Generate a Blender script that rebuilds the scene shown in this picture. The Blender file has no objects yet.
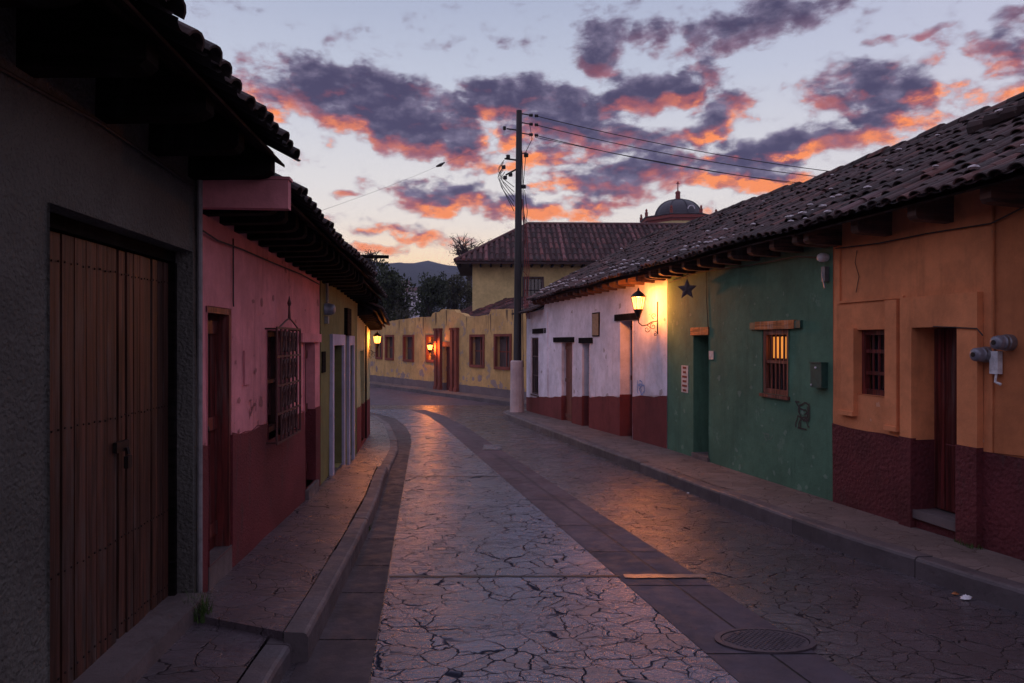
import bpy, bmesh, math, random
from mathutils import Vector, noise
random.seed(7)
R = math.radians
C = bpy.context.scene.collection
S = bpy.context.scene
F = 700.0                      # focal length in pixels of a 1024 px wide frame
EYE = 1.85

# ------------------------------------------------------------------ camera
cam_d = bpy.data.cameras.new("camera")
cam_d.sensor_width = 36.0
cam_d.lens = 36.0 * F / 1024.0
cam_d.clip_end = 6000
cam_d.clip_start = 0.05
cam = bpy.data.objects.new("camera", cam_d)
cam.location = (0, 0, EYE)
cam.rotation_euler = (R(90), 0, 0)
C.objects.link(cam)
S.camera = cam

# ------------------------------------------------------------------ node helpers
class NT:
    def __init__(self, tree): self.t = tree
    def n(self, typ, **kw):
        nd = self.t.nodes.new(typ)
        for k, v in kw.items(): setattr(nd, k, v)
        return nd
    def put(self, sock, v):
        if isinstance(v, bpy.types.NodeSocket): self.t.links.new(v, sock)
        elif v is not None:
            if sock.type == 'RGBA' and len(v) == 3: v = (*v, 1)
            sock.default_value = v
    def m(self, op, a, b=None, c=None, clamp=False):
        nd = self.n('ShaderNodeMath', operation=op); nd.use_clamp = clamp
        for i, v in enumerate((a, b, c)):
            if v is not None: self.put(nd.inputs[i], v)
        return nd.outputs[0]
    def vm(self, op, a, b=None, scale=None):
        nd = self.n('ShaderNodeVectorMath', operation=op)
        self.put(nd.inputs[0], a)
        if b is not None: self.put(nd.inputs[1], b)
        if scale is not None: self.put(nd.inputs[3], scale)
        return nd.outputs['Value'] if op in ('DOT_PRODUCT', 'LENGTH') else nd.outputs[0]
    def mix(self, f, a, b, blend='MIX'):
        nd = self.n('ShaderNodeMix', data_type='RGBA', blend_type=blend)
        self.put(nd.inputs[0], f); self.put(nd.inputs[6], a); self.put(nd.inputs[7], b)
        return nd.outputs[2]
    def ss(self, v, a, b, o0=0.0, o1=1.0, smooth=True):
        nd = self.n('ShaderNodeMapRange')
        if smooth: nd.interpolation_type = 'SMOOTHSTEP'
        for i, x in enumerate((v, a, b, o0, o1)): self.put(nd.inputs[i], x)
        return nd.outputs[0]
    def noise(self, vec, scale, detail=4, rough=.55, dist=0, out=0):
        nd = self.n('ShaderNodeTexNoise'); self.put(nd.inputs['Vector'], vec)
        nd.inputs['Scale'].default_value = scale; nd.inputs['Detail'].default_value = detail
        nd.inputs['Roughness'].default_value = rough; nd.inputs['Distortion'].default_value = dist
        return nd.outputs[out]
    def vor(self, vec, scale, feat='F1', out=0, rnd=1):
        nd = self.n('ShaderNodeTexVoronoi', feature=feat); self.put(nd.inputs['Vector'], vec)
        nd.inputs['Scale'].default_value = scale; nd.inputs['Randomness'].default_value = rnd
        return nd.outputs[out]
    def sep(self, v):
        nd = self.n('ShaderNodeSeparateXYZ'); self.put(nd.inputs[0], v); return nd.outputs
    def comb(self, x, y, z=0.0):
        nd = self.n('ShaderNodeCombineXYZ')
        for i, v in enumerate((x, y, z)): self.put(nd.inputs[i], v)
        return nd.outputs[0]
    def ramp(self, v, stops):
        nd = self.n('ShaderNodeValToRGB'); self.put(nd.inputs[0], v)
        e = nd.color_ramp.elements
        while len(e) < len(stops): e.new(.5)
        for i, (p, c) in enumerate(stops):
            e[i].position = p; e[i].color = (*c, 1)
        return nd.outputs[0]

# ------------------------------------------------------------------ world: dusk sky with lit clouds
def azel(px, py):
    x, z = (px - 512) / F, (341 - py) / F
    return math.degrees(math.atan2(x, 1)), math.degrees(math.atan2(z, math.hypot(x, 1)))
CLOUDS = [  # where each bank sits in the sky, in picture units, turned into azimuth / elevation below
 (300,78,75,16,.9),(370,88,70,20,1),(300,108,60,14,.8),(408,100,45,18,1),(425,133,48,18,1.1),(360,125,45,12,.8),
 (462,150,38,10,.7),(478,100,28,18,.8),(530,98,46,18,1),(590,112,45,22,1),(560,138,55,16,.9),(603,38,36,22,1.05),
 (655,30,20,14,.8),(608,62,22,12,.7),(735,38,42,18,.9),(790,8,60,18,1.1),(688,82,46,14,1),(722,118,34,20,1),
 (640,92,50,14,.7),(660,138,60,12,.8),(862,88,62,22,1.1),(905,104,48,18,.9),(835,138,85,14,1),(770,152,60,14,.85),
 (630,165,55,15,.7),(500,118,40,20,.7),(432,197,46,15,1.1),(500,207,48,11,.8),(565,209,55,11,.9),(392,233,34,9,.9),
 (436,243,30,8,.8),(380,252,28,6,.8),(1000,55,38,20,1),(1015,18,34,12,.8),(905,38,42,5,.7),(700,172,90,16,.8),
 (345,189,17,4,.7),(560,180,52,9,.6),(605,192,60,10,.6),(760,182,60,10,.8),(1010,92,50,14,.8),(330,64,40,10,.6),
 (700,22,22,10,.6),(475,168,30,8,.6),(640,75,24,8,.6),(545,160,45,9,.6),(470,185,26,6,.5)]
SKY_GAIN = 0.64
world = bpy.data.worlds.new("World"); S.world = world; world.use_nodes = True
world.node_tree.nodes.clear()
g = bpy.data.node_groups.new("cloud_cover", 'ShaderNodeTree')
g.interface.new_socket('P', in_out='INPUT', socket_type='NodeSocketVector')
g.interface.new_socket('D', in_out='OUTPUT', socket_type='NodeSocketFloat')
T = NT(g)
gi = T.n('NodeGroupInput').outputs[0]; go = T.n('NodeGroupOutput')
warp = T.vm('SUBTRACT', T.noise(gi, .2, 3, .6, 0, 1), (.5, .5, .5))
p = T.vm('ADD', gi, T.vm('MULTIPLY', warp, (6.0, 3.2, 0)))
acc = 0.0
for (px, py, rx, ry, a) in CLOUDS:
    az, el = azel(px, py)
    k = 57.3 / F * math.cos(R(az)) ** 2
    k2 = 57.3 / F * math.cos(R(az)) * math.cos(R(el))
    d = T.vm('MULTIPLY', T.vm('SUBTRACT', p, (az, el, 0)), (1 / (rx * k * 1.35), 1 / (ry * k2 * 1.45), 0))
    q = T.m('SUBTRACT', 1.0, T.vm('DOT_PRODUCT', d, d), clamp=True)
    acc = T.m('MULTIPLY_ADD', q, a, acc)
acc = T.m('MINIMUM', acc, 1.25)
sx = T.sep(gi)
# banks for the rest of the sky that the photograph does not show
out_az = T.ss(T.m('ABSOLUTE', sx[0]), 38.0, 50.0); out_el = T.ss(sx[1], 30.0, 40.0)
outm = T.m('MAXIMUM', out_az, out_el)
big = T.noise(T.vm('MULTIPLY', gi, (.6, 1.6, 1)), .06, 3, .5)
acc = T.m('MULTIPLY_ADD', outm, T.ss(big, .45, .7, 0, 1.1), acc)
fb = T.noise(T.vm('MULTIPLY', gi, (.72, 1.35, 1)), .50, 7, .60, .15)
fb2 = T.noise(T.vm('MULTIPLY', gi, (.8, 1.1, 1)), .15, 3, .5)
dd = T.m('ADD', T.m('MULTIPLY', acc, .56), T.m('MULTIPLY', T.m('SUBTRACT', fb, .5), 1.7))
dd = T.m('ADD', dd, T.m('MULTIPLY', T.m('SUBTRACT', fb2, .5), .5))
g.links.new(dd, go.inputs[0])

W = NT(world.node_tree)
tc = W.n('ShaderNodeTexCoord').outputs['Generated']
v = W.vm('NORMALIZE', tc); x, y, z = W.sep(v)
az = W.m('MULTIPLY', W.m('ARCTAN2', x, y), 57.29578)
el = W.m('MULTIPLY', W.m('ARCSINE', z), 57.29578)
P = W.comb(az, el, 0)
def cover(off):
    nd = W.n('ShaderNodeGroup'); nd.node_tree = g
    W.put(nd.inputs[0], W.vm('ADD', P, off)); return nd.outputs[0]
d0 = cover((0, 0, 0)); d1 = cover((.12, -.95, 0)); 
dens = W.ss(d0, .04, .50)
below = W.ss(d1, .16, .60)
lit = W.m('MULTIPLY', W.m('SUBTRACT', 1.0, below), W.ss(d0, .10, .34))
lit = W.m('MULTIPLY', lit, W.ss(W.noise(W.vm('MULTIPLY', P, (.8, 1.5, 1)), .75, 6, .65), .34, .60, .70, 1.15))
patch = W.ss(W.noise(P, .11, 3, .5), .38, .60)
lowband = W.ss(el, 25.0, 14.0)
front = W.ss(W.m('ABSOLUTE', az), 75.0, 40.0)
lit = W.m('MULTIPLY', lit, W.m('MULTIPLY', W.m('MULTIPLY', W.m('MULTIPLY_ADD', patch, .65, .5), lowband), front), clamp=True)
# clear sky gradient
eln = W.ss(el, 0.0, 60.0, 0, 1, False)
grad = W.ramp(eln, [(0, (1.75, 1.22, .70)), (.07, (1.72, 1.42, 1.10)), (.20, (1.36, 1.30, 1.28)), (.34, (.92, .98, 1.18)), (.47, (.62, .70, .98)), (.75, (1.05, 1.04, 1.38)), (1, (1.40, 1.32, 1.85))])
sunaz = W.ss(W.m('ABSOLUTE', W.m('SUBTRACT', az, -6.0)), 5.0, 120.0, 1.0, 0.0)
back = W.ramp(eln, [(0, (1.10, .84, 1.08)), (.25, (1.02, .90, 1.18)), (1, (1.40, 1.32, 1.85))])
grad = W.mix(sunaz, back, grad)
nish = W.n('ShaderNodeTexSky', sky_type='NISHITA'); nish.sun_disc = False
nish.sun_elevation = R(1.0); nish.sun_rotation = R(-6.0); nish.altitude = 2000
nm = W.vm('SCALE', nish.outputs[0], scale=.05)
grad = W.vm('ADD', W.vm('SCALE', grad, scale=.93), nm)
# warm glow low over the hills
glow = W.m('MULTIPLY', W.ss(W.m('ABSOLUTE', W.m('SUBTRACT', az, -8.0)), 0.0, 18.0, 1, 0), W.ss(el, 10.0, 4.0))
grad = W.mix(W.m('MULTIPLY', glow, .75), grad, (2.3, 1.5, .62))
fine = W.noise(W.vm('MULTIPLY', P, (.8, 1.2, 1)), .55, 5, .62)
dark = W.mix(W.ss(W.m('MULTIPLY_ADD', W.m('SUBTRACT', fine, .5), 1.1, d0), .12, .85), (.38, .33, .49), (.105, .092, .185))
dark = W.mix(W.m('MULTIPLY', W.ss(el, 14.0, 4.0), .35), dark, (.60, .38, .42))
lcol = W.mix(W.ss(lit, .35, 1.0), (1.05, .23, .19), (1.75, .50, .13))
ccol = W.mix(W.m('MULTIPLY', lit, 1.0, clamp=True), dark, lcol)
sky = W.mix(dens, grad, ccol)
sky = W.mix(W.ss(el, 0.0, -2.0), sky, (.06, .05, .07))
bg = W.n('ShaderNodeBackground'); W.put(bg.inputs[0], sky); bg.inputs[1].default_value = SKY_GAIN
wo = W.n('ShaderNodeOutputWorld'); world.node_tree.links.new(bg.outputs[0], wo.inputs[0])
world.cycles.sampling_method = 'MANUAL'; world.cycles.sample_map_resolution = 512

# the sun is still at the horizon, beyond the far end of the street
sun_d = bpy.data.lights.new("sun", 'SUN'); sun_d.energy = .10; sun_d.angle = R(8); sun_d.color = (1, .62, .42)
sun = bpy.data.objects.new("sun", sun_d); sun.rotation_euler = (R(90 - 3), 0, R(180 + 6)); C.objects.link(sun)

vs = S.view_settings
vs.view_transform = 'Standard'; vs.look = 'None'; vs.gamma = 1; vs.exposure = 0.0
S.render.engine = 'CYCLES'
S.cycles.max_bounces = 6; S.cycles.diffuse_bounces = 4; S.cycles.volume_bounces = 0
S.cycles.use_denoising = True

# ------------------------------------------------------------------ materials
def mat(name):
    m = bpy.data.materials.new(name); m.use_nodes = True
    m.node_tree.nodes.clear(); t = NT(m.node_tree)
    b = t.n('ShaderNodeBsdfPrincipled'); o = t.n('ShaderNodeOutputMaterial')
    m.node_tree.links.new(b.outputs[0], o.inputs[0])
    return m, t, b
def fin(t, b, col, rough=.8, h=None, bs=.3, bd=.02, spec=.4, metal=0):
    t.put(b.inputs['Base Color'], col); t.put(b.inputs['Roughness'], rough)
    t.put(b.inputs['Specular IOR Level'], spec); t.put(b.inputs['Metallic'], metal)
    if h is not None:
        bp = t.n('ShaderNodeBump'); bp.inputs['Strength'].default_value = bs; bp.inputs['Distance'].default_value = bd
        t.put(bp.inputs['Height'], h); t.put(b.inputs['Normal'], bp.outputs[0])
def sc(c, k): return tuple(min(1, a * k) for a in c)
def plaster(name, c, rough_tex=.25, stain=.35, patch=None, patch_lo=.62, grain=40, scale=1.0, bs=.35):
    m, t, b = mat(name); co = t.n('ShaderNodeTexCoord').outputs['Object']
    n1 = t.noise(co, 1.1 * scale, 7, .68); n2 = t.noise(co, 6 * scale, 5, .65)
    st = t.noise(t.vm('MULTIPLY', co, (3.2, 3.2, .35)), 1.6, 6, .65)
    col = t.mix(t.ss(n1, .3, .7), sc(c, .76), sc(c, 1.18))
    col = t.mix(t.ss(n2, .42, .75, 0, .45), col, sc(c, .66))
    col = t.mix(t.ss(st, .52, .78, 0, stain), col, sc(c, .42))
    spk = t.vor(co, 9 * scale)
    col = t.mix(t.ss(t.m('ADD', spk, t.m('MULTIPLY', n2, .25)), .16, .12, 0, .55), col, sc(c, 1.5))
    if patch:
        pn = t.noise(co, 1.9 * scale, 7, .7)
        col = t.mix(t.ss(pn, patch_lo, patch_lo + .03, 0, .8), col, patch)
    gr = t.noise(co, grain, 4, .7)
    h = t.m('ADD', t.m('MULTIPLY', n2, .7), t.m('MULTIPLY', gr, rough_tex))
    fin(t, b, col, .88, h, bs, .03, .25)
    return m
def rough_stucco(name, c, size=30, bs=.9, c2=None):
    m, t, b = mat(name); co = t.n('ShaderNodeTexCoord').outputs['Object']
    w = t.vm('ADD', co, t.vm('SCALE', t.noise(co, 12, 3, .6, 0, 1), scale=.05))
    vo = t.vor(w, size, 'SMOOTH_F1'); n1 = t.noise(co, 1.3, 6, .62); gr = t.noise(co, size * 2, 4, .7)
    col = t.mix(t.ss(n1, .3, .7), sc(c, .7), sc(c, 1.2))
    col = t.mix(t.ss(gr, .5, .75, 0, .7), col, c2 or sc(c, .45))
    dirt = t.noise(t.vm('MULTIPLY', co, (2, 2, .6)), 1.5, 6, .7)
    col = t.mix(t.ss(dirt, .58, .72, 0, .5), col, (.05, .04, .04))
    h = t.m('ADD', t.m('MULTIPLY', vo, .8), t.m('MULTIPLY', gr, .5))
    fin(t, b, col, .8, h, bs, .02, .3)
    return m
def wood(name, c, vert=True, rough=.6, grain=1.0, spec=.35):
    m, t, b = mat(name); co = t.n('ShaderNodeTexCoord').outputs['Object']
    at = t.n('ShaderNodeAttribute', attribute_name='rnd').outputs['Fac']
    cs = t.vm('ADD', co, t.comb(t.m('MULTIPLY', at, 13.0), 0.0, t.m('MULTIPLY', at, 7.0)))
    s = t.vm('MULTIPLY', cs, (28 * grain, 28 * grain, 1.1) if vert else (2, 2, 28))
    n1 = t.noise(s, 1.0, 6, .6, .6); n2 = t.noise(co, 1.6, 5, .6)
    col = t.mix(t.ss(n1, .38, .62), sc(c, .3), sc(c, 1.5))
    col = t.mix(t.ss(n2, .45, .7, 0, .5), col, sc(c, .5))
    col = t.mix(t.m('MULTIPLY', at, .5), col, sc(c, .45))
    n3 = t.noise(t.vm('MULTIPLY', cs, (9, 9, .9)), 1.0, 6, .7)
    col = t.mix(t.ss(n3, .5, .72, 0, .65), col, (c[0] * .9 + .02, c[0] * .75 + .02, c[0] * .7 + .02))
    col = t.mix(t.ss(n3, .48, .30, 0, .7), col, sc(c, .25))
    fin(t, b, col, rough, n1, .6, .01, spec)
    return m
def plain(name, c, rough=.6, metal=0, spec=.4, var=.3):
    m, t, b = mat(name); co = t.n('ShaderNodeTexCoord').outputs['Object']
    n1 = t.noise(co, 14, 5, .65)
    fin(t, b, t.mix(t.ss(n1, .35, .75), sc(c, 1 + var * .5), sc(c, 1 - var)), rough, n1, .15, .01, spec, metal)
    return m
def tiles_mat(name, c, lichen=.3):
    m, t, b = mat(name); co = t.n('ShaderNodeTexCoord').outputs['Object']
    at = t.n('ShaderNodeAttribute', attribute_name='rnd').outputs['Fac']
    col = t.ramp(at, [(0, sc(c, .35)), (.35, sc(c, .8)), (.7, sc(c, 1.2)), (.9, (c[0] * 1.8, c[1] * 1.35, c[2] * 1.2)), (1, (c[0] * 2.0, c[1] * 2.1, c[2] * 2.2))])
    n1 = t.noise(co, 3, 6, .65); n2 = t.noise(co, 22, 5, .7)
    col = t.mix(t.ss(n1, .45, .65, 0, .8), col, sc((.035, .030, .030), 1.0))
    col = t.mix(t.ss(n2, .60, .72, 0, lichen), col, (.20, .19, .18))
    fin(t, b, col, .85, n2, .5, .01, .3)
    return m

def stamped(name, c, groove, scale=2.4, rough=(.28, .5), wet=0.0, width=.018, bs=.8, rip=.55, spec=.5, coat=0.0, fine_b=.5):
    """stamped concrete with a crazed flagstone pattern"""
    m, t, b = mat(name); co = t.n('ShaderNodeTexCoord').outputs['Object']
    wv = t.vm('SUBTRACT', t.noise(co, 1.8, 4, .6, 0, 1), (.5, .5, .5))
    wf = t.vm('SUBTRACT', t.noise(co, 9, 3, .6, 0, 1), (.5, .5, .5))
    q = t.vm('ADD', t.vm('ADD', co, t.vm('SCALE', wv, scale=.42)), t.vm('SCALE', wf, scale=.045))
    q = t.vm('MULTIPLY', q, (.86, 1.12, 0))
    e = t.vor(q, scale, 'DISTANCE_TO_EDGE'); cell = t.vor(q, scale, 'F1', 1)
    cr = t.sep(cell)[0]
    crack = t.ss(e, width * .2, width, 1, 0)
    n0 = t.noise(co, .35, 4, .6); n1 = t.noise(co, 2.2, 6, .65); n2 = t.noise(co, 42, 6, .75)
    # some joints have worn away, and finer crazing runs across the stones
    keep = t.ss(t.noise(co, 1.1, 3, .5), .30, .44)
    e2 = t.vor(q, scale * 2.3, 'DISTANCE_TO_EDGE')
    fine = t.m('MULTIPLY', t.ss(e2, width * .2, width * 1.2, 1, 0), t.ss(t.noise(co, 1.9, 3, .6), .45, .6, 0, .55))
    crack = t.m('MAXIMUM', t.m('MULTIPLY', crack, keep), fine)
    col = t.mix(cr, sc(c, .82), sc(c, 1.15))
    col = t.mix(t.ss(n1, .42, .72, 0, .7), col, sc(c, .5))
    col = t.mix(t.ss(n0, .45, .65, 0, .5), col, sc(c, .6))
    col = t.mix(t.ss(n2, .55, .75, 0, .5), col, sc(c, .4))
    col = t.mix(t.m('MULTIPLY', crack, .85), col, groove)
    rg = t.ss(t.m('ADD', t.m('MULTIPLY', n1, .6), t.m('MULTIPLY', n2, .4)), .35, .65, rough[0], rough[1])
    ripple = t.noise(t.vm('MULTIPLY', co, (6, 20, 1)), 1.0, 4, .6)
    h = t.m('ADD', t.m('MULTIPLY', crack, -1.1), t.m('ADD', t.m('MULTIPLY', n2, fine_b), t.m('MULTIPLY', ripple, rip)))
    h = t.m('ADD', h, t.m('MULTIPLY', n1, .4))
    rg = t.mix(crack, t.comb(rg, rg, rg), (.95, .95, .95))
    fin(t, b, col, t.sep(rg)[0], h, bs, .012, t.m('MULTIPLY', t.m('SUBTRACT', 1.0, crack), spec))
    b.inputs['Coat Weight'].default_value = coat; b.inputs['Coat Roughness'].default_value = .34
    if coat:
        t.put(b.inputs['Coat Weight'], t.m('MULTIPLY', t.m('SUBTRACT', 1.0, crack), coat)); m.node_tree.links.new(b.inputs['Normal'].links[0].from_socket, b.inputs['Coat Normal'])
    return m
def concrete(name, c, rough=(.4, .7), bs=.35, spec=.45, rib=0):
    m, t, b = mat(name); co = t.n('ShaderNodeTexCoord').outputs['Object']
    at = t.n('ShaderNodeAttribute', attribute_name='rnd').outputs['Fac']
    n1 = t.noise(co, 1.7, 6, .65); n2 = t.noise(co, 26, 5, .7); n3 = t.noise(co, 7, 4, .6)
    col = t.mix(t.ss(n1, .35, .7), sc(c, 1.2), sc(c, .65))
    col = t.mix(t.m('MULTIPLY', at, .45), col, sc(c, .6))
    col = t.mix(t.ss(n2, .55, .72, 0, .55), col, sc(c, .45))
    col = t.mix(t.ss(t.vor(co, 7), .09, .06, 0, .5), col, sc(c, .3))
    rg = t.ss(n3, .35, .65, rough[0], rough[1])
    h = t.m('ADD', t.m('MULTIPLY', n2, .4), n3)
    if rib:
        h = t.m('ADD', h, t.m('MULTIPLY', t.m('SINE', t.m('MULTIPLY', t.sep(co)[1], rib)), .3))
    fin(t, b, col, rg, h, bs, .012, spec)
    return m
def lampmat(name, c, e):      # glowing glass that lets the flame behind it through
    m, t, b = mat(name); o = [n for n in m.node_tree.nodes if n.type == 'OUTPUT_MATERIAL'][0]
    em = t.n('ShaderNodeEmission'); em.inputs[0].default_value = (*c, 1); em.inputs[1].default_value = e
    tr = t.n('ShaderNodeBsdfTransparent'); ad = t.n('ShaderNodeAddShader')
    m.node_tree.links.new(em.outputs[0], ad.inputs[0]); m.node_tree.links.new(tr.outputs[0], ad.inputs[1]); m.node_tree.links.new(ad.outputs[0], o.inputs[0])
    return m
def emis(name, c, e):
    m, t, b = mat(name)
    t.put(b.inputs['Base Color'], c); t.put(b.inputs['Emission Color'], c); b.inputs['Emission Strength'].default_value = e
    return m
def leaf_mat(name, c):
    m, t, b = mat(name)
    at = t.n('ShaderNodeAttribute', attribute_name='rnd').outputs['Fac']
    fin(t, b, t.mix(at, sc(c, .6), sc(c, 1.5)), .7, None, spec=.2)
    return m

M = dict(
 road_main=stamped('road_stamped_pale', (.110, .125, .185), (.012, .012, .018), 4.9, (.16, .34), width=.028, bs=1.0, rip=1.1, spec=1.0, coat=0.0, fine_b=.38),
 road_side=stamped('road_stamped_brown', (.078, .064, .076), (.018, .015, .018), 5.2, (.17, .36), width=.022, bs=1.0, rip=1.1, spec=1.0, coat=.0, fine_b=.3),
 band=concrete('road_band_concrete', (.074, .060, .080), (.60, .80), .5, spec=.25),
 gutter=concrete('gutter_concrete', (.062, .048, .056), (.55, .8), .6, spec=.25),
 kerb=concrete('kerb_concrete', (.10, .082, .092), (.5, .75), .9),
 walk_r=stamped('sidewalk_brown', (.17, .13, .125), (.08, .06, .055), 3.4, (.5, .75), width=.012, bs=.9),
 walk_l=stamped('sidewalk_worn_stone', (.095, .075, .09), (.03, .024, .028), 3.8, (.22, .45), width=.015, bs=1.0, rip=1.4, spec=.9, coat=0.0, fine_b=.3),
 walk_lamp=stamped('sidewalk_far', (.12, .095, .105), (.03, .025, .03), 4.2, (.2, .4), width=.022, bs=1.0, rip=1.2, spec=1.0, coat=0.0, fine_b=.3),
 earth=concrete('earth', (.07, .06, .05), (.8, .95)),
 grey=rough_stucco('grey_cement_render', (.108, .105, .098), 46, 1.0, (.022, .022, .022)),
 pink=plaster('pink_plaster', (.62, .235, .265), .3, .6),
 maroon=rough_stucco('maroon_render', (.13, .022, .028), 55, .6),
 maroon_r=rough_stucco('maroon_rough_render', (.115, .022, .028), 26, 1.0),
 red_w=plaster('brick_red_paint', (.155, .036, .036), .3, .6),
 olive=plaster('olive_plaster', (.16, .16, .065), .3, .5),
 mint=plaster('pale_green_plaster', (.33, .36, .21), .3, .5),
 lilac=plaster('lilac_paint', (.40, .38, .52), .2, .3),
 white=plaster('whitewash', (.70, .67, .78), .3, .4, patch=(.36, .30, .34), patch_lo=.66),
 green=plaster('green_plaster', (.082, .180, .122), .3, .5, patch=(.13, .23, .17), patch_lo=.62),
 orange=plaster('orange_plaster', (.68, .255, .115), .3, .45),
 rust=plaster('rust_orange_plaster', (.50, .175, .075), .3, .6, patch=(.30, .15, .10), patch_lo=.62),
 yellow=plaster('yellow_plaster', (.56, .36, .15), .3, .7, patch=(.30, .24, .22), patch_lo=.565, scale=.8),
 yellow2=plaster('pale_yellow_plaster', (.58, .46, .22), .2, .3),
 greyfoot=plaster('grey_foot_paint', (.16, .13, .14), .3, .5),
 terra=plaster('terracotta_paint', (.20, .058, .042), .2, .3),
 teal=plain('dark_teal_paint', (.02, .07, .055), .5),
 garage=wood('brown_planks', (.070, .026, .018), True, .55),
 reddoor=wood('dark_red_door', (.125, .020, .018), True, .5),
 browndoor=wood('red_brown_door', (.19, .058, .038), True, .6),
 dkwood=wood('black_brown_wood', (.008, .006, .006), False, .9, spec=.05),
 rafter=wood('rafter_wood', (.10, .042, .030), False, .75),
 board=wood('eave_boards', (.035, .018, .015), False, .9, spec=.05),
 lintel_o=wood('orange_lintel', (.42, .14, .045), False, .6),
 greywood=wood('grey_shutter', (.09, .06, .06), True, .8),
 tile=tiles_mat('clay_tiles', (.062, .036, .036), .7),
 tile_dark=tiles_mat('dark_tiles', (.032, .022, .023), .2),  # darker tile tone, used on the left roofs
 tile_far=tiles_mat('red_brown_tiles', (.095, .042, .042), .15),
 mortar=plain('lime_mortar', (.50, .46, .48), .9),
 iron=plain('wrought_iron', (.022, .016, .016), .5, .6),
 redgrille=plain('rust_red_grille', (.06, .018, .018), .6),
 galv=plain('grey_metal', (.22, .22, .25), .45, .7),
 pvc=plain('grey_pipe', (.20, .19, .20), .5),
 pole=wood('tarred_pole', (.012, .009, .011), True, .6),
 polebase=plaster('pale_cement', (.50, .42, .44), .3, .4),
 black=plain('black_rubber', (.012, .011, .012), .5),
 cable=plain('cable', (.02, .016, .018), .6),
 redcable=plain('red_cable', (.20, .03, .03), .6),
 meter=plain('meter_grey', (.20, .20, .25), .4, .3),
 glass=plain('dark_glass', (.02, .022, .028), .08, 0, .8, .1),
 stone=concrete('threshold_stone', (.12, .095, .10), (.4, .7), .6),
 whitepl=plain('white_plastic', (.65, .65, .70), .35),
 paper=plain('white_paper', (.55, .52, .50), .8),
 stardark=plain('woven_star', (.10, .075, .085), .8),
 lampglass=lampmat('lamp_glass', (1, .36, .06), 2.3),
 lampglass2=lampmat('far_lamp_glass', (1, .36, .06), 3.5),
 leaf=leaf_mat('leaf_green', (.030, .040, .018)),
 leaf2=leaf_mat('leaf_olive', (.045, .045, .022)),
 leaf3=leaf_mat('leaf_painted_red_light', (.12, .045, .028)),  # red light on the bare tree, painted into its leaf colour
 grass=leaf_mat('grass_blade', (.045, .085, .02)),
 bark=wood('bark', (.05, .035, .03), True, .9),
 churchred=plain('church_red', (.20, .042, .03), .8),
 dome=plain('dome_tiles', (.030, .026, .034), .5),
 winglow=emis('painted_sky_reflection', (1, .36, .06), .75),  # emissive orange standing in for sky glow reflected in the panes
 hillhouse=plain('far_white_wall', (.55, .52, .58), .9),
)
m_, t_, b_ = mat('forest_hill')
co_ = t_.n('ShaderNodeTexCoord').outputs['Object']
fin(t_, b_, t_.mix(t_.noise(co_, .03, 8, .7), (.015, .020, .018), (.07, .075, .06)), .95, t_.noise(co_, .12, 6, .7), .8, 4.0, .1)
M['hill'] = m_

# ------------------------------------------------------------------ mesh builder
class MB:
    def __init__(self): self.v = []; self.f = []; self.r = []; self.mi = []; self.cur = 0.0; self.cm = 0
    def add(self, vs, fs, r=None):
        o = len(self.v); self.v += [tuple(p) for p in vs]
        for f in fs: self.f.append([i + o for i in f]); self.r.append(self.cur if r is None else r); self.mi.append(self.cm)
    def hexa(self, p, r=None):       # 8 corners: 4 bottom, 4 top
        self.add(p, [(0, 1, 2, 3), (7, 6, 5, 4), (0, 4, 5, 1), (1, 5, 6, 2), (2, 6, 7, 3), (3, 7, 4, 0)], r)
    def box(self, x0, x1, y0, y1, z0, z1, r=None):
        self.hexa([(x0, y0, z0), (x1, y0, z0), (x1, y1, z0), (x0, y1, z0), (x0, y0, z1), (x1, y0, z1), (x1, y1, z1), (x0, y1, z1)], r)
    def tube(self, pts, rad, n=8, cap=True, r=None):
        pts = [Vector(p) for p in pts]; rings = []
        for i, p in enumerate(pts):
            d = (pts[min(i + 1, len(pts) - 1)] - pts[max(i - 1, 0)])
            d = d.normalized() if d.length > 1e-9 else Vector((0, 0, 1))
            a = d.cross(Vector((0, 0, 1)))
            if a.length < .05: a = d.cross(Vector((0, 1, 0)))
            a.normalize(); b = a.cross(d)
            rr = rad[i] if isinstance(rad, (list, tuple)) else rad
            rings.append([p + a * math.cos(2 * math.pi * k / n) * rr + b * math.sin(2 * math.pi * k / n) * rr for k in range(n)])
        vs = [q for ring in rings for q in ring]; fs = []
        for i in range(len(pts) - 1):
            for k in range(n):
                fs.append((i * n + k, i * n + (k + 1) % n, (i + 1) * n + (k + 1) % n, (i + 1) * n + k))
        if cap: fs.append(tuple(range(n))); fs.append(tuple((len(pts) - 1) * n + k for k in range(n)))
        self.add(vs, fs, r)
    def lathe(self, c, prof, n=16, axis=None, rot=0):   # prof: (radius, height) along axis from c
        c = Vector(c); ax = Vector(axis or (0, 0, 1)).normalized()
        a = ax.cross(Vector((0, 0, 1))); a = Vector((1, 0, 0)) if a.length < .01 else a.normalized(); b = ax.cross(a)
        vs = []; fs = []
        for (r_, h) in prof:
            for k in range(n):
                th = 2 * math.pi * k / n + rot
                vs.append(c + ax * h + (a * math.cos(th) + b * math.sin(th)) * r_)
        for i in range(len(prof) - 1):
            for k in range(n): fs.append((i * n + k, i * n + (k + 1) % n, (i + 1) * n + (k + 1) % n, (i + 1) * n + k))
        fs.append(tuple(range(n))); fs.append(tuple((len(prof) - 1) * n + k for k in range(n)))
        self.add(vs, fs)

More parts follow.
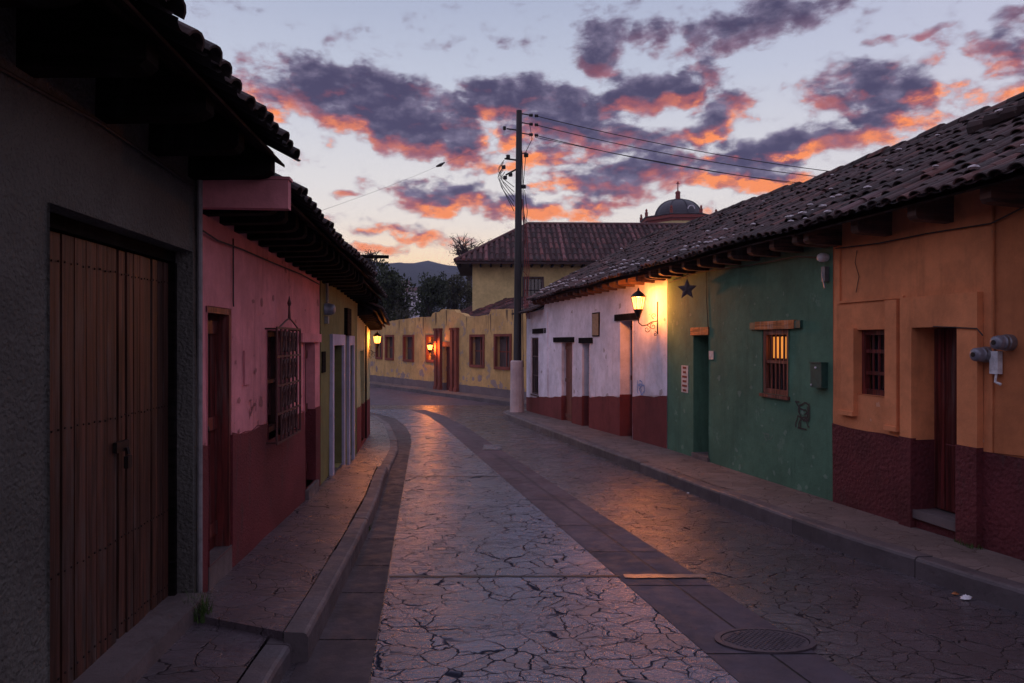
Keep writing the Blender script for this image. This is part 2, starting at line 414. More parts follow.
def wloc(o):
    v = Vector((0, 0, 0))
    while o: v += o.location; o = o.parent
    return v
def obj(name, mb, m, parent=None, smooth=False):
    off = wloc(parent) if parent else Vector((0, 0, 0))
    me = bpy.data.meshes.new(name)
    me.from_pydata([(a - off.x, b - off.y, c - off.z) for a, b, c in mb.v], [], mb.f)
    for q in (m if isinstance(m, (list, tuple)) else [m]): me.materials.append(q)
    if any(mb.mi): me.polygons.foreach_set('material_index', mb.mi)
    at = me.attributes.new('rnd', 'FLOAT', 'FACE'); at.data.foreach_set('value', mb.r)
    if smooth: me.polygons.foreach_set('use_smooth', [True] * len(me.polygons))
    me.update(); o = bpy.data.objects.new(name, me); C.objects.link(o)
    if parent: o.parent = parent
    return o
def tag(o, label, cat, group=None):
    o['label'] = label; o['category'] = cat
    if group: o['group'] = group
    return o
def thing(name, label, cat, loc, group=None):
    o = bpy.data.objects.new(name, None); o.location = loc; o.empty_display_size = .2; C.objects.link(o)
    return tag(o, label, cat, group)
def struct(name, mb, m, smooth=False):
    o = obj(name, mb, m, None, smooth); o['kind'] = 'structure'; return o

# ------------------------------------------------------------------ ground profile and wall frames
def zr(y): return -.0286 * max(-60, min(y, 30.0))
class Wall:
    def __init__(s, P0, P1, left=False):
        s.o = Vector((P0[0], P0[1], 0)); d = Vector((P1[0] - P0[0], P1[1] - P0[1], 0)); s.L = d.length; s.d = d.normalized()
        s.n = Vector((s.d.y, -s.d.x, 0)) if left else Vector((-s.d.y, s.d.x, 0)); s.left = left
    def p(s, a, t, z): q = s.o + s.d * a + s.n * t; return (q.x, q.y, z)
    def hit(s, px, py, t=0.0):
        o = s.o + s.n * t; rx = (px - 512) / F
        det = -rx * s.d.y + s.d.x
        k = (-o.x * s.d.y + s.d.x * o.y) / det
        return (rx * k - o.x) * s.d.x + (k - o.y) * s.d.y, EYE + (341 - py) / F * k
    def box(s, mb, a0, a1, t0, t1, z0, z1, r=None):
        mb.hexa([s.p(a0, t0, z0), s.p(a1, t0, z0), s.p(a1, t1, z0), s.p(a0, t1, z0), s.p(a0, t0, z1), s.p(a1, t0, z1), s.p(a1, t1, z1), s.p(a0, t1, z1)], r)
    def rect(s, x0, yt, x1, yb, t=0.0):     # opening given by its picture corners, taken to the wall plane
        a0, _ = s.hit(x0, yt, t); a1, _ = s.hit(x1, yt, t); xm = (x0 + x1) / 2
        _, zt = s.hit(xm, yt, t); _, zb = s.hit(xm, yb, t)
        return (min(a0, a1), max(a0, a1), zb, zt)
def disp(W_, a, z):
    q = W_.o + W_.d * a
    return (noise.noise(Vector((q.x * .6 + q.y * .6, z * .7, 3))) * .018 + noise.noise(Vector((q.x * 2 + q.y * 2, z * 2.3, 9))) * .007)
def sheet(W_, mb, s0, s1, zb, ztf, ops, t0=0.0, step=.3):
    ss = {round(s0, 4), round(s1, 4)}; n = max(1, int((s1 - s0) / step))
    for i in range(1, n): ss.add(round(s0 + (s1 - s0) * i / n, 4))
    zmin = min(ztf(s0), ztf(s1)); zs = {round(zb, 4)}; k = zb + step
    for o in ops:
        for a in (o[0], o[1]):
            if s0 < a < s1: ss.add(round(a, 4))
        for b in (o[2], o[3]):
            if zb < b < zmin - .02: zs.add(round(b, 4))
    while k < zmin - .08: zs.add(round(k, 4)); k += step
    ss = sorted(ss); zs = sorted(zs)
    nz = len(zs) + 1; vs = []; fs = []
    for a in ss:
        for z in zs: vs.append(W_.p(a, t0 + disp(W_, a, z), z))
        zt = ztf(a); vs.append(W_.p(a, t0 + disp(W_, a, zt), zt))
    for i in range(len(ss) - 1):
        for j in range(nz - 1):
            am = (ss[i] + ss[i + 1]) / 2; za = zs[j]; zc = zs[j + 1] if j + 1 < len(zs) else zmin
            zm = (za + zc) / 2
            if any(o[0] < am < o[1] and o[2] < zm < o[3] for o in ops): continue
            fs.append((i * nz + j, (i + 1) * nz + j, (i + 1) * nz + j + 1, i * nz + j + 1))
    mb.add(vs, fs, random.random())
def reveals(W_, mb, o, t0, depth, top=None, inset=0.0, both=True):
    a0, a1, z0, z1 = o; zt = z1 if top is None else top
    a0 += inset; a1 -= inset
    fr = t0 + .012
    for a in (a0, a1):
        mb.add([W_.p(a, fr, z0), W_.p(a, -depth, z0), W_.p(a, -depth, zt), W_.p(a, fr, zt)], [(0, 1, 2, 3)])
    if top is None: mb.add([W_.p(a0, fr, z1), W_.p(a1, fr, z1), W_.p(a1, -depth, z1), W_.p(a0, -depth, z1)], [(0, 1, 2, 3)])
    mb.add([W_.p(a0, fr, z0), W_.p(a1, fr, z0), W_.p(a1, -depth, z0), W_.p(a0, -depth, z0)], [(0, 1, 2, 3)])

def flake(mb, W_, a, z, w, h, rd, t=.004):
    n = 14; ph = rd.uniform(0, 99); vs = []
    for k in range(n):
        th = 6.2832 * k / n; q = 1 + .75 * noise.noise(Vector((math.cos(th) * 1.6 + ph, math.sin(th) * 1.6, ph))) + rd.uniform(-.1, .1)
        aa, zz = a + math.cos(th) * w * q, z + math.sin(th) * h * q; vs.append(W_.p(aa, disp(W_, aa, zz) + t, zz))
    vs.append(W_.p(a, disp(W_, a, z) + t, z)); mb.add(vs, [(k, (k + 1) % n, n) for k in range(n)], rd.random())
def flakes(mb, W_, s0, s1, z0, z1, ops, n, size, seed, tall=.7, t=.004):
    rd = random.Random(seed); mb.cm = 1; left = n; tries = 0
    while left and tries < 900:
        tries += 1; a = rd.uniform(s0 + .1, s1 - .1); z = z0 + (z1 - z0) * rd.random() ** 1.5; w = size * rd.uniform(.2, 1) ** 2 + .008
        if any(o[0] - w * 2 < a < o[1] + w * 2 and o[2] - w * 2 < z < o[3] + w * 2 for o in ops): continue
        flake(mb, W_, a, z, w, w * tall * rd.uniform(.6, 1.6), rd, t); left -= 1
    mb.cm = 0
def house_wall(W_, root, s0, s1, ztf, ops, m, depth=.3, body=True, deep=5.0, ztop=None, name='wall', fl=None):
    mb = MB(); zb = -1.4
    sheet(W_, mb, s0, s1, zb, ztf, ops)
    if fl: flakes(mb, W_, s0, s1, fl[1], fl[2], ops, fl[3], fl[4], fl[5]); m = [m, fl[0]]
    for o in ops: reveals(W_, mb, o, 0, depth)
    if body:
        zt = ztop or min(ztf(s0), ztf(s1))
        for a in (s0, s1):
            mb.add([W_.p(a, .005, zb), W_.p(a, -deep, zb), W_.p(a, -deep, zt), W_.p(a, .005, zt)], [(0, 1, 2, 3)])
            if ztop is None:
                mb.add([W_.p(a, .005, zt), W_.p(a, -deep, zt), W_.p(a, -2.6, zt + 1.25)], [(0, 1, 2)])
        mb.add([W_.p(s0, -deep, zb), W_.p(s1, -deep, zb), W_.p(s1, -deep, zt), W_.p(s0, -deep, zt)], [(0, 1, 2, 3)])
        # inner lining so that no light leaks through the door and window joints
        mb.add([W_.p(s0, -.6, zb), W_.p(s1, -.6, zb), W_.p(s1, -.6, zt - .2), W_.p(s0, -.6, zt - .2)], [(0, 1, 2, 3)])
    return obj(name, mb, m, root)
def wainscot(W_, root, s0, s1, z0, z1, ops, m, depth=.3, name='wainscot', t0=.012):
    f = lambda a: z0 + (z1 - z0) * (a - s0) / (s1 - s0) + .012 * math.sin(a * 7) + .01 * math.sin(a * 17)
    mb = MB(); sheet(W_, mb, s0, s1, -1.4, f, ops, t0)
    for o in ops:
        tp = f((o[0] + o[1]) / 2)
        if o[2] < tp and o[3] > tp: reveals(W_, mb, o, t0, depth, top=tp, inset=.006)
    n = 24
    for i in range(n):      # top edge
        a, b = s0 + (s1 - s0) * i / n, s0 + (s1 - s0) * (i + 1) / n
        if any(o[0] < (a + b) / 2 < o[1] and o[2] < f(a) < o[3] for o in ops): continue
        mb.add([W_.p(a, t0 + disp(W_, a, f(a)), f(a)), W_.p(b, t0 + disp(W_, b, f(b)), f(b)), W_.p(b, -.02, f(b)), W_.p(a, -.02, f(a))], [(0, 1, 2, 3)])
    return obj(name, mb, m, root)

def plank_door(W_, root, o, t, m, planks=5, name='door', rails=True, handle=True, label=None, hm=None):
    a0, a1, z0, z1 = o; mb = MB(); w = (a1 - a0) / planks
    W_.box(mb, a0, a1, t - .05, t - .03, z0, z1, .5)
    for i in range(planks):
        r = random.random()
        W_.box(mb, a0 + w * i + .005, a0 + w * (i + 1) - .005, t - .03, t + random.uniform(-.003, .003), z0 + .01, z1 - .01, r)
    if rails:
        for z in (z0 + .12, (z0 + z1) / 2, z1 - .2):
            W_.box(mb, a0 + .01, a1 - .01, t + .004, t + .022, z, z + .1, random.random())
    d = obj(name, mb, m, root)
    if label: d['label'] = label
    if handle:
        h = MB(); a = a0 + .1 if W_.left else a1 - .1
        a = a0 + .09
        zc = (z0 + z1) / 2 + .04
        W_.box(h, a - .02, a + .02, t + .022, t + .03, zc - .07, zc + .07)
        h.lathe(W_.p(a, t + .03, zc), [(.012, 0), (.012, .03), (.025, .04), (.02, .06)], 10, tuple(W_.n))
        obj('handle', h, hm or M['iron'], d, True)
    return d
def barred_window(W_, root, o, t, fm, nb=4, rows=2, back=None, fw=.06, name='window', sill=True, pane=True):
    a0, a1, z0, z1 = o; fr = MB()
    W_.box(fr, a0, a0 + fw, t - .06, t, z0, z1); W_.box(fr, a1 - fw, a1, t - .06, t, z0, z1)
    W_.box(fr, a0 + fw, a1 - fw, t - .058, t - .002, z1 - fw, z1); W_.box(fr, a0 + fw, a1 - fw, t - .058, t - .002, z0, z0 + fw)
    win = obj(name, fr, fm, root)
    b = MB()
    for i in range(nb):
        a = a0 + fw + (a1 - a0 - 2 * fw) * (i + 1) / (nb + 1)
        b.tube([W_.p(a, t - .03, z0 + fw * .8), W_.p(a, t - .03, (z0 + z1) / 2), W_.p(a, t - .03, z1 - fw * .8)], [.014, .017, .014], 6)
    for j in range(1, rows):
        z = z0 + (z1 - z0) * j / rows
        W_.box(b, a0 + fw, a1 - fw, t - .045, t - .01, z - .02, z + .02)
    obj('window_bars', b, fm, win)
    if pane:
        g_ = MB(); W_.box(g_, a0 + .01, a1 - .01, t - .12, t - .11, z0 + .01, z1 - .01)
        obj('pane', g_, back or M['glass'], win)
    if sill:
        s_ = MB(); W_.box(s_, a0 - .03, a1 + .03, t - .02, t + .05, z0 - .05, z0 - .004)
        obj('sill', s_, fm, win)
    return win

# barrel tile roof: eave at te/ze, ridge at tr/zrg
def tile_roof(W_, root, s0, s1, te, zef, tr, zrf, m, pitch=.175, row=.33, rad=.074, jit=1.0, name='roof', maxrow=None, seg=6, cap=True, back=True, extra=None):
    mb = MB(); n = max(1, int(round((s1 - s0) / pitch))); pw = (s1 - s0) / n
    def pt(a, u, h):        # u 0..1 eave to ridge, h above the slope
        za, zb = zef(a), zrf(a); t = te + (tr - te) * u; z = za + (zb - za) * u
        sg = noise.noise(Vector((a * .35, u * 1.6, 5))) * .05 * jit
        L = math.hypot(te - tr, zb - za); nt = (zb - za) / L; nz = (te - tr) / L
        return W_.p(a, t + nt * h, z + nz * h + sg)
    L = math.hypot(te - tr, zrf(s0) - zef(s0)); nr = max(1, int(round(L / row)))
    if maxrow: nrr = min(nr, maxrow)
    else: nrr = nr
    # flat bed below the tiles
    k = max(2, int((s1 - s0) / .8)); vs = []; fs = []
    for i in range(k + 1):
        a = s0 + (s1 - s0) * i / k
        for u in [.03, .25, .5, .75, 1]: vs.append(pt(a, u, -.035))
    for i in range(k):
        for j in range(4): fs.append((i * 5 + j, (i + 1) * 5 + j, (i + 1) * 5 + j + 1, i * 5 + j + 1))
    mb.add(vs, fs, .1)
    for i in range(n):
        a = s0 + pw * (i + .5)
        # pan (concave) between covers
        for j in range(nrr):
            u0 = max(-.01, (j - .12) / nr); u1 = (j + 1) / nr; vs = []; r = random.random()
            for u, hh in ((u0, .012), (u1, -.004)):
                for q in range(seg + 1):
                    th = math.pi * q / seg
                    vs.append(pt(a + pw * .5 + math.cos(th) * rad * .95, u, hh - math.sin(th) * rad * .35 + .015))
            mb.add(vs, [(q, q + 1, seg + 2 + q, seg + 1 + q) for q in range(seg)], r * .5)
        for j in range(nrr):
            jx = random.uniform(-.014, .014) * jit; jh = random.uniform(-.006, .012) * jit; ju = random.uniform(-.05, .03) * jit
            u0 = (j - .14 + ju) / nr if j else (-.25 + ju) / nr * .5; u1 = min(1.0, (j + 1) / nr); r = random.random(); tw = random.uniform(-.012, .012) * jit
            vs = []
            for (u, ra, hh) in ((u0, rad * 1.04, .016), (u1, rad * .84, .002)):
                for sc_ in (1.0, .80):
                    for q in range(seg + 1):
                        th = math.pi * q / seg
                        vs.append(pt(a + jx + (tw if u == u1 else 0) + math.cos(th) * ra * sc_, u, hh + jh + math.sin(th) * ra * .64 * sc_))
            m1 = seg + 1; fs = []
            for q in range(seg):
                fs.append((q, q + 1, 2 * m1 + q + 1, 2 * m1 + q))                 # outer
                fs.append((q, q + 1, m1 + q + 1, m1 + q))                         # front rim
                if j == 0: fs.append((m1 + q, m1 + q + 1, 3 * m1 + q + 1, 3 * m1 + q))
            mb.add(vs, fs, r)
    if cap:
        k = max(1, int((s1 - s0) / .38))
        for i in range(k):
            a = s0 + (s1 - s0) * i / k; b = s0 + (s1 - s0) * (i + 1.1) / k; b = min(b, s1)
            jh = random.uniform(-.02, .02); vs = []
            for (aa, ra) in ((a, .115), (b, .095)):
                for q in range(seg + 1):
                    th = math.pi * q / seg
                    z = zrf(aa) + math.sin(th) * ra + jh + noise.noise(Vector((aa * .35, 1.6, 5))) * .05 * jit
                    vs.append(W_.p(aa, tr + math.cos(th) * ra * 1.2, z))
            mb.add(vs, [(q, q + 1, seg + 2 + q, seg + 1 + q) for q in range(seg)] + [tuple(range(seg + 1))], random.random())
    if back:
        tb = tr - (te - tr) * .75
        mb.add([W_.p(s0, tr, zrf(s0)), W_.p(s1, tr, zrf(s1)), W_.p(s1, tb, zrf(s1) - (zrf(s1) - zef(s1)) * .75), W_.p(s0, tb, zrf(s0) - (zrf(s0) - zef(s0)) * .75)], [(0, 1, 2, 3)], .2)
    if extra: mb.cm = 1; extra(mb); return obj(name, mb, [m, M['mortar']], root)
    return obj(name, mb, m, root)

def eaves(W_, root, s0, s1, te, zef, slope, spacing, m, bm, w=.1, h=.13, overhang=.12, drop=.06, name='rafter'):
    """boarded underside and the rafter tails that carry it"""
    b = MB(); k = 10
    for i in range(k):
        a, c = s0 + (s1 - s0) * i / k, s0 + (s1 - s0) * (i + 1) / k
        for (x0, x1, r) in ((te - .05, te - .28, random.random()), (te - .285, te - .6, random.random()), (te - .605, -.02, random.random())):
            if x0 < x1: continue
            z = lambda aa, tt: zef(aa) - drop + (te - tt) * slope
            b.hexa([W_.p(a, x0, z(a, x0) - .02), W_.p(c - .004, x0, z(c, x0) - .02), W_.p(c - .004, x1, z(c, x1) - .02), W_.p(a, x1, z(a, x1) - .02),
                    W_.p(a, x0, z(a, x0)), W_.p(c - .004, x0, z(c, x0)), W_.p(c - .004, x1, z(c, x1)), W_.p(a, x1, z(a, x1))], r)
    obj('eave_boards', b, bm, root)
    n = int((s1 - s0) / spacing)
    for i in range(n + 1):
        a = s0 + .12 + (s1 - s0 - .24) * i / max(1, n); r = MB(); rr = random.random()
        zt = lambda tt: zef(a) - drop - .022 + (te - tt) * slope
        t1 = te - overhang; j = random.uniform(-.02, .02)
        prof = [(t1 + j, zt(t1)), (t1 + j, zt(t1) - h * .62), (t1 - .035, zt(t1) - h * .80), (t1 - .09, zt(t1) - h * .86), (-.05, zt(t1) - h * .95), (-.05, zt(-.05))]
        vs = [W_.p(a - w / 2, t, z) for t, z in prof] + [W_.p(a + w / 2, t, z) for t, z in prof]; q = len(prof)
        r.add(vs, [tuple(range(q)), tuple(range(2 * q - 1, q - 1, -1))] + [(k_, (k_ + 1) % q, q + (k_ + 1) % q, q + k_) for k_ in range(q)], rr)
        obj(name, r, m, root)

# ------------------------------------------------------------------ streets and pavements
def lerp_line(pts, y):
    for (y0, x0), (y1, x1) in zip(pts, pts[1:]):
        if y <= y1: return x0 + (x1 - x0) * (y - y0) / (y1 - y0)
    (y0, x0), (y1, x1) = pts[-2:]; return x0 + (x1 - x0) * (y - y0) / (y1 - y0)
def strip(mb, A, B, y0, y1, za, zb=None, step=.5, r=None):
    ys = [y0]; y = y0
    while y + step < y1: y += step; ys.append(y)
    ys.append(y1)
    if y0 < 30 < y1: ys.append(30.0)
    ys = sorted(set(ys)); vs = []; zb = za if zb is None else zb
    for y in ys:
        vs.append((lerp_line(A, y), y, zr(y) + za)); vs.append((lerp_line(B, y), y, zr(y) + zb))
    mb.add(vs, [(2 * i, 2 * i + 1, 2 * i + 3, 2 * i + 2) for i in range(len(ys) - 1)], r)
mb = MB(); vs = []
for yy in (-60, 0, 30, 200, 3000):
    for xx in (-2500, 2500): vs.append((xx, yy, zr(yy) - .03))
mb.add(vs, [(2 * i, 2 * i + 1, 2 * i + 3, 2 * i + 2) for i in range(4)]); struct('ground', mb, M['earth'])
LK = [(-3, -1.0), (3, -1.15), (4.02, -1.23), (4.76, -1.29), (6.9, -1.48), (8.9, -1.70), (10.9, -1.96), (14.1, -2.30), (16, -2.62), (18, -3.05), (20, -3.5), (22.7, -4.35), (25, -5.6), (27, -7.5), (28.5, -11), (29, -20)]
SL = [(-3, .05), (4, -.81), (16, -2.29), (18, -2.62), (20, -3.05), (22.7, -3.80), (25, -4.9), (27, -6.7), (29, -10), (31, -14)]
SR = [(-3, 2.74), (4, 1.31), (16, -1.15), (20, -1.97), (24, -2.9), (27, -4.0), (31, -6.0)]
BR = [(-3, 3.5), (4.02, 2.02), (7.1, 1.38), (9.25, .91), (16.4, -.59), (20, -1.34), (24, -2.35), (27, -3.4), (31, -5.4)]
RK = [(-3, 6.3), (0, 5.55), (3, 4.5), (5.16, 3.74), (6.9, 3.17), (9, 2.70), (11.3, 2.22), (22.7, -.20), (23.6, -.30), (24.2, -.1), (24.7, .6)]
RB = [(-3, 8.0), (40, 8.0)]
mb = MB(); strip(mb, [(-3, -20), (60, -20)], [(-3, 20), (60, 20)], -3, 60, -.004); struct('road', mb, M['road_side'])
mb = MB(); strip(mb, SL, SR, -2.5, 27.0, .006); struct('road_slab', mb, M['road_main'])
# band of two columns of cast slabs
mb = MB(); y = -2.5
mid = [(a[0], (lerp_line(SR, a[0]) + a[1]) / 2 + .05) for a in BR]
while y < 26:
    L_ = random.uniform(1.0, 1.6)
    for A, B in ((SR, mid), (mid, BR)):
        A2 = [(q[0], lerp_line(A, q[0]) + .008) for q in BR]; B2 = [(q[0], lerp_line(B, q[0]) - .008) for q in BR]
        strip(mb, A2, B2, y + .008, y + L_ - .008, .004, r=random.random())
    y += L_
struct('road_band', mb, M['band'])
mb = MB(); strip(mb, SR, BR, -2.5, 26.5, .0); struct('road_joint', mb, M['black'])
mb = MB(); y = -2.5
LK2 = [(q[0], q[1] - .06) for q in LK]; SL2 = [(q[0], lerp_line(SL, q[0]) - .012) for q in LK]
while y < 26:
    L_ = random.uniform(.55, 1.0)
    strip(mb, LK2, SL2, y, y + L_ - .012, .002, r=random.random()); y += L_
struct('gutter', mb, M['gutter'])
# worn patches and joints across the lanes
def patch(name, x0, y0, x1, y1, m, z=.012, wob=.02):
    mb = MB(); n = 14; vs = []
    for i in range(n + 1):
        x = x0 + (x1 - x0) * i / n; yb = y0 + random.uniform(-wob, wob) * .5
        vs.append((x, yb, zr(yb) + z)); yt = y1 + random.uniform(-wob, wob) * .5; vs.append((x, yt, zr(yt) + z))
    mb.add(vs, [(2 * i, 2 * i + 2, 2 * i + 3, 2 * i + 1) for i in range(n)], .3); return struct(name, mb, m)
patch('road_joint', -1.05, 5.98, .92, 6.02, M['black'], .011)
patch('road_patch', .96, 5.95, 1.66, 6.05, concrete('smooth_patch', (.17, .13, .13), (.34, .42), .3, .5), .013)
patch('road_joint', -1.72, 11.2, -.2, 11.24, M['black'], .011)
patch('road_patch', -.62, 14.6, -.22, 15.5, M['road_main'], .012, .05)

# side street paving in front of the yellow building
YW = Wall((.35, 30.8), (-9, 45))
mb = MB()
vs = [YW.p(-6, 1.1, 0), YW.p(30, 1.1, 0), YW.p(30, 6.5, 0), YW.p(-6, 6.5, 0)]
mb.add([(a, b, zr(40) + .006) for a, b, c in vs], [(0, 1, 2, 3)]); 
vs = [YW.p(-6, 6.6, 0), YW.p(30, 6.6, 0), YW.p(30, 7.1, 0), YW.p(-6, 7.1, 0)]
o_ = struct('side_road', mb, M['band'])
mb = MB(); YW.box(mb, -8, 30, .95, 1.12, -1.2, zr(40) + .17); struct('kerb', mb, M['kerb'])
mb = MB(); YW.box(mb, -8, 30, -.2, .945, -1.2, zr(40) + .165); struct('sidewalk', mb, M['walk_r'])

# kerb stones: one sheet of stones along a line
def kerb(A, w, y0, y1, h, inward, name, m, ln=.95, hj=.008):
    mb = MB(); y = y0
    while y < y1 - .05:
        L_ = min(ln * random.uniform(.8, 1.2), y1 - y); ya, yb = y + .006, y + L_ - .006; r = random.random()
        hh = h + random.uniform(-hj, hj); n = 3 if L_ > .3 else 1; c = .03; base = len(mb.v)
        prof = [(0, -.3), (.0, hh - c), (c * .35, hh - c * .3), (c, hh), (w, hh + .004), (w, -.3)]
        vs = []
        for i in range(n + 1):
            yy = ya + (yb - ya) * i / n; x = lerp_line(A, yy); wob = noise.noise(Vector((yy * 1.7, x, 1))) * .012
            for (dx, dz) in prof: vs.append((x + inward * (dx + wob), yy, zr(yy) + dz + (wob * .5 if dz > 0 else 0)))
        q = len(prof); fs = [(i * q + k, i * q + k + 1, (i + 1) * q + k + 1, (i + 1) * q + k) for i in range(n) for k in range(q - 1)]
        fs += [tuple(range(q)), tuple(n * q + k for k in range(q))]
        mb.add(vs, fs, r); y += L_
    return struct(name, mb, m)
kerb(RK, .16, -2, 23.6, .17, 1, 'kerb', M['kerb'], 1.3)
RKi = [(q[0], q[1] + .165) for q in RK]
mb = MB(); strip(mb, RKi, [(-3, 6.8), (0, 6.2), (6, 4.8), (14, 3.4), (24.7, 1.2)], -2, 23.6, .168, step=.4)
for i in range(10):    # rounded corner
    pass
struct('sidewalk', mb, M['walk_r'])
mb = MB(); cx, cy = .9, 23.6; vs = [(cx, cy, zr(23.6) + .17)]; N = 12
for i in range(N + 1):
    th = math.pi - math.pi / 2 * i / N; vs.append((cx + math.cos(th) * 1.15, cy + math.sin(th) * .9, zr(23.6) + .168))
k0 = len(vs)
for i in range(N + 1): vs.append((vs[1 + i][0], vs[1 + i][1], -1.3))
vs += [(6, cy + .9, zr(23.6) + .168), (6, cy, zr(23.6) + .168), (6, cy + .9, -1.3)]
mb.add(vs, [tuple([0] + list(range(1, N + 2))), (0, N + 1, k0 + N + 1, k0 + N + 2)] + [(1 + i, 2 + i, k0 + 1 + i, k0 + i) for i in range(N)])
mb.f[-N - 1] = [0 + (len(mb.v) - len(vs)), N + 1, k0 + N + 1, k0 + N + 2]
struct('sidewalk', mb, M['kerb'])
# left pavement: low ramp by the garage, raised stretch, lower far stretch
LKn = [(q[0], q[1] - .10) for q in LK]
kerb(LKn, .15, -2, 4.38, .13, -1, 'kerb', M['kerb'], .8, .012)
mb = MB(); strip(mb, [(q[0], q[1] - .265) for q in LK], [(-3, -2.4), (20, -3.4)], -2, 4.7, .135, .165, step=.3); struct('sidewalk', mb, M['walk_l'])
kerb(LK, .15, 4.30, 11.25, .175, -1, 'kerb', M['kerb'], 1.6, .01)
mb = MB(); A_ = [(q[0], q[1] - .165) for q in LK]; n = 24; vs = []
for i in range(n + 1):
    u = i / n; ya = 4.34 + (11.25 - 4.34) * u; yb = 4.72 + (11.25 - 4.72) * u
    xa = lerp_line(A_, ya); xb = -2.0 - .095 * yb
    for (x, y, z) in ((xa, ya, .175), (xb, yb, .20), ): vs.append((x, y, zr(y) + z + noise.noise(Vector((x * 2, y * 2, 0))) * .01))
mb.add(vs, [(2 * i, 2 * i + 1, 2 * i + 3, 2 * i + 2) for i in range(n)])
for (i) in (0, n):
    a, b = vs[2 * i], vs[2 * i + 1]; mb.add([a, b, (b[0], b[1], b[2] - .3), (a[0], a[1], a[2] - .3)], [(0, 1, 2, 3)])
struct('sidewalk', mb, M['walk_l'])
kerb(LK, .17, 11.27, 28.4, .07, -1, 'kerb', M['kerb'], 1.2)
mb = MB(); strip(mb, [(q[0], q[1] - .165) for q in LK], [(-3, -3.4), (17.3, -3.9), (17.4, -30), (28.6, -30)], 11.26, 28.4, .068, .085, step=.3); struct('sidewalk', mb, M['walk_lamp'])

# mortar blobs and the raised tile course on the shared slope
def slope_pt(W_, a, u, h, te=.55, ze=3.17, tr=-2.9, zt=4.97):
    L = math.hypot(te - tr, zt - ze); return Vector(W_.p(a, te + (tr - te) * u + (zt - ze) / L * h, ze + (zt - ze) * u + (te - tr) / L * h))
def blob(mb, c, r, sq=.7):
    n = 7; vs = []; c = Vector(c); ph = random.random() * 9
    for i, (rr, hh) in enumerate(((.5, -.5), (1, -.1), (.85, .35), (.3, .6))):
        for k in range(n):
            th = 2 * math.pi * k / n; w = 1 + .35 * noise.noise(Vector((ph + k, i * 1.7, ph)))
            vs.append(c + Vector((math.cos(th) * r * rr * w, math.sin(th) * r * rr * w, hh * r * sq)))
    mb.add(vs, [(i * n + k, i * n + (k + 1) % n, (i + 1) * n + (k + 1) % n, (i + 1) * n + k) for i in range(3) for k in range(n)] + [tuple(3 * n + k for k in range(n))])
def mortar_on(W_, s0, s1, pr):
    def f(mb):
        a = s0 + .1
        while a < s1:
            for (u, p_) in ((.02, .25), (.11, pr), (.205, pr * .6), (.31, .12), (.42, .10), (.62, .08), (.8, .06)):
                if random.random() < p_ * (.4 + 1.2 * noise.noise(Vector((a * .5 + s0, u * 9, W_.o.y))) + .5): blob(mb, slope_pt(W_, a + random.uniform(-.03, .03), u + random.uniform(-.015, .015), .085), random.uniform(.020, .055))
            a += .2
    return f
# ------------------------------------------------------------------ RIGHT SIDE: orange, green and white houses
OW = Wall((4.9, 2.9), (3.86, 8.4)); GW = Wall((3.86, 8.4), (3.0, 13.5)); WW = Wall((3.0, 13.5), (.5, 24))
def gable_roof(W_, root, s0, s1, te, zef, tr, zrf, m, sp=.75, **kw):
    tile_roof(W_, root, s0, s1, te, zef, tr, zrf, m, **kw)
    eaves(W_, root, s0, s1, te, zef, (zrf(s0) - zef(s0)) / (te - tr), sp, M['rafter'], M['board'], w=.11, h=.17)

# orange house
oh = thing('orange_house', 'orange plastered house with rough maroon base, nearest house on the right side of the street', 'house', (4.4, 5.5, 0))
od = OW.rect(917, 327, 962, 517); ow_ = OW.rect(858, 329, 889, 395)
S0o = -4.5
house_wall(OW, oh, OW.hit(993, 300)[0], 5.6, lambda a: 3.44, [od, ow_], M['orange'], .24, fl=(plaster('pale_orange_flake', (.72, .36, .22)), .95, 2.2, 12, .05, 1))
house_wall(OW, oh, S0o, OW.hit(993, 300)[0] - .005, lambda a: 3.44, [], M['rust'], .24, fl=(plaster('bare_lime_flake', (.62, .50, .46)), .95, 2.6, 40, .07, 2))
wainscot(OW, oh, S0o, 5.6, .905, .85, [od], M['maroon_r'], .24)
# raised plaster surrounds
fr = MB(); a0, a1, z0, z1 = od
aL = OW.hit(905, 300)[0]; aR = OW.hit(983, 300)[0]; zt = 2.30
OW.box(fr, a1 + .005, aL, .0, .062, -.3, zt); OW.box(fr, aR, a0 - .005, .0, .062, -.3, zt); OW.box(fr, a0 - .005, a1 + .005, .0, .06, z1 + .004, zt)
sur = obj('door_surround', fr, M['orange'], oh)
fr = MB(); OW.box(fr, a1 + .002, aL + .004, .0, .074, -.3, .87); OW.box(fr, aR - .004, a0 - .002, .0, .074, -.3, .89); obj('surround_base', fr, M['maroon_r'], sur)
fr = MB(); w0, w1, wz0, wz1 = ow_
OW.box(fr, w1 + .005, OW.hit(845, 330)[0], 0, .055, 1.03, wz1 + .02); OW.box(fr, OW.hit(901, 330)[0], w0 - .005, 0, .058, .95, 2.29)
OW.box(fr, w1 + .002, OW.hit(843, 330)[0], 0, .075, 1.0, 1.05); OW.box(fr, OW.hit(902, 330)[0], w0 - .004, 0, .075, .91, .96)
obj('window_surround', fr, M['orange'], oh)
fr = MB(); OW.box(fr, OW.hit(905, 300)[0], 5.5, 0, .022, 2.30, 2.325); OW.box(fr, 5.46, 5.5, 0, .022, 2.33, 3.05); obj('string_course', fr, M['orange'], oh)
plank_door(OW, oh, (a0, a1, z0 + .02, z1), -.2, M['reddoor'], 4, rails=False)
st = MB(); OW.box(st, a0 - .02, a1 + .02, -.24, .05, z0 - .07, z0 + .012); obj('door_step', st, M['stone'], oh)
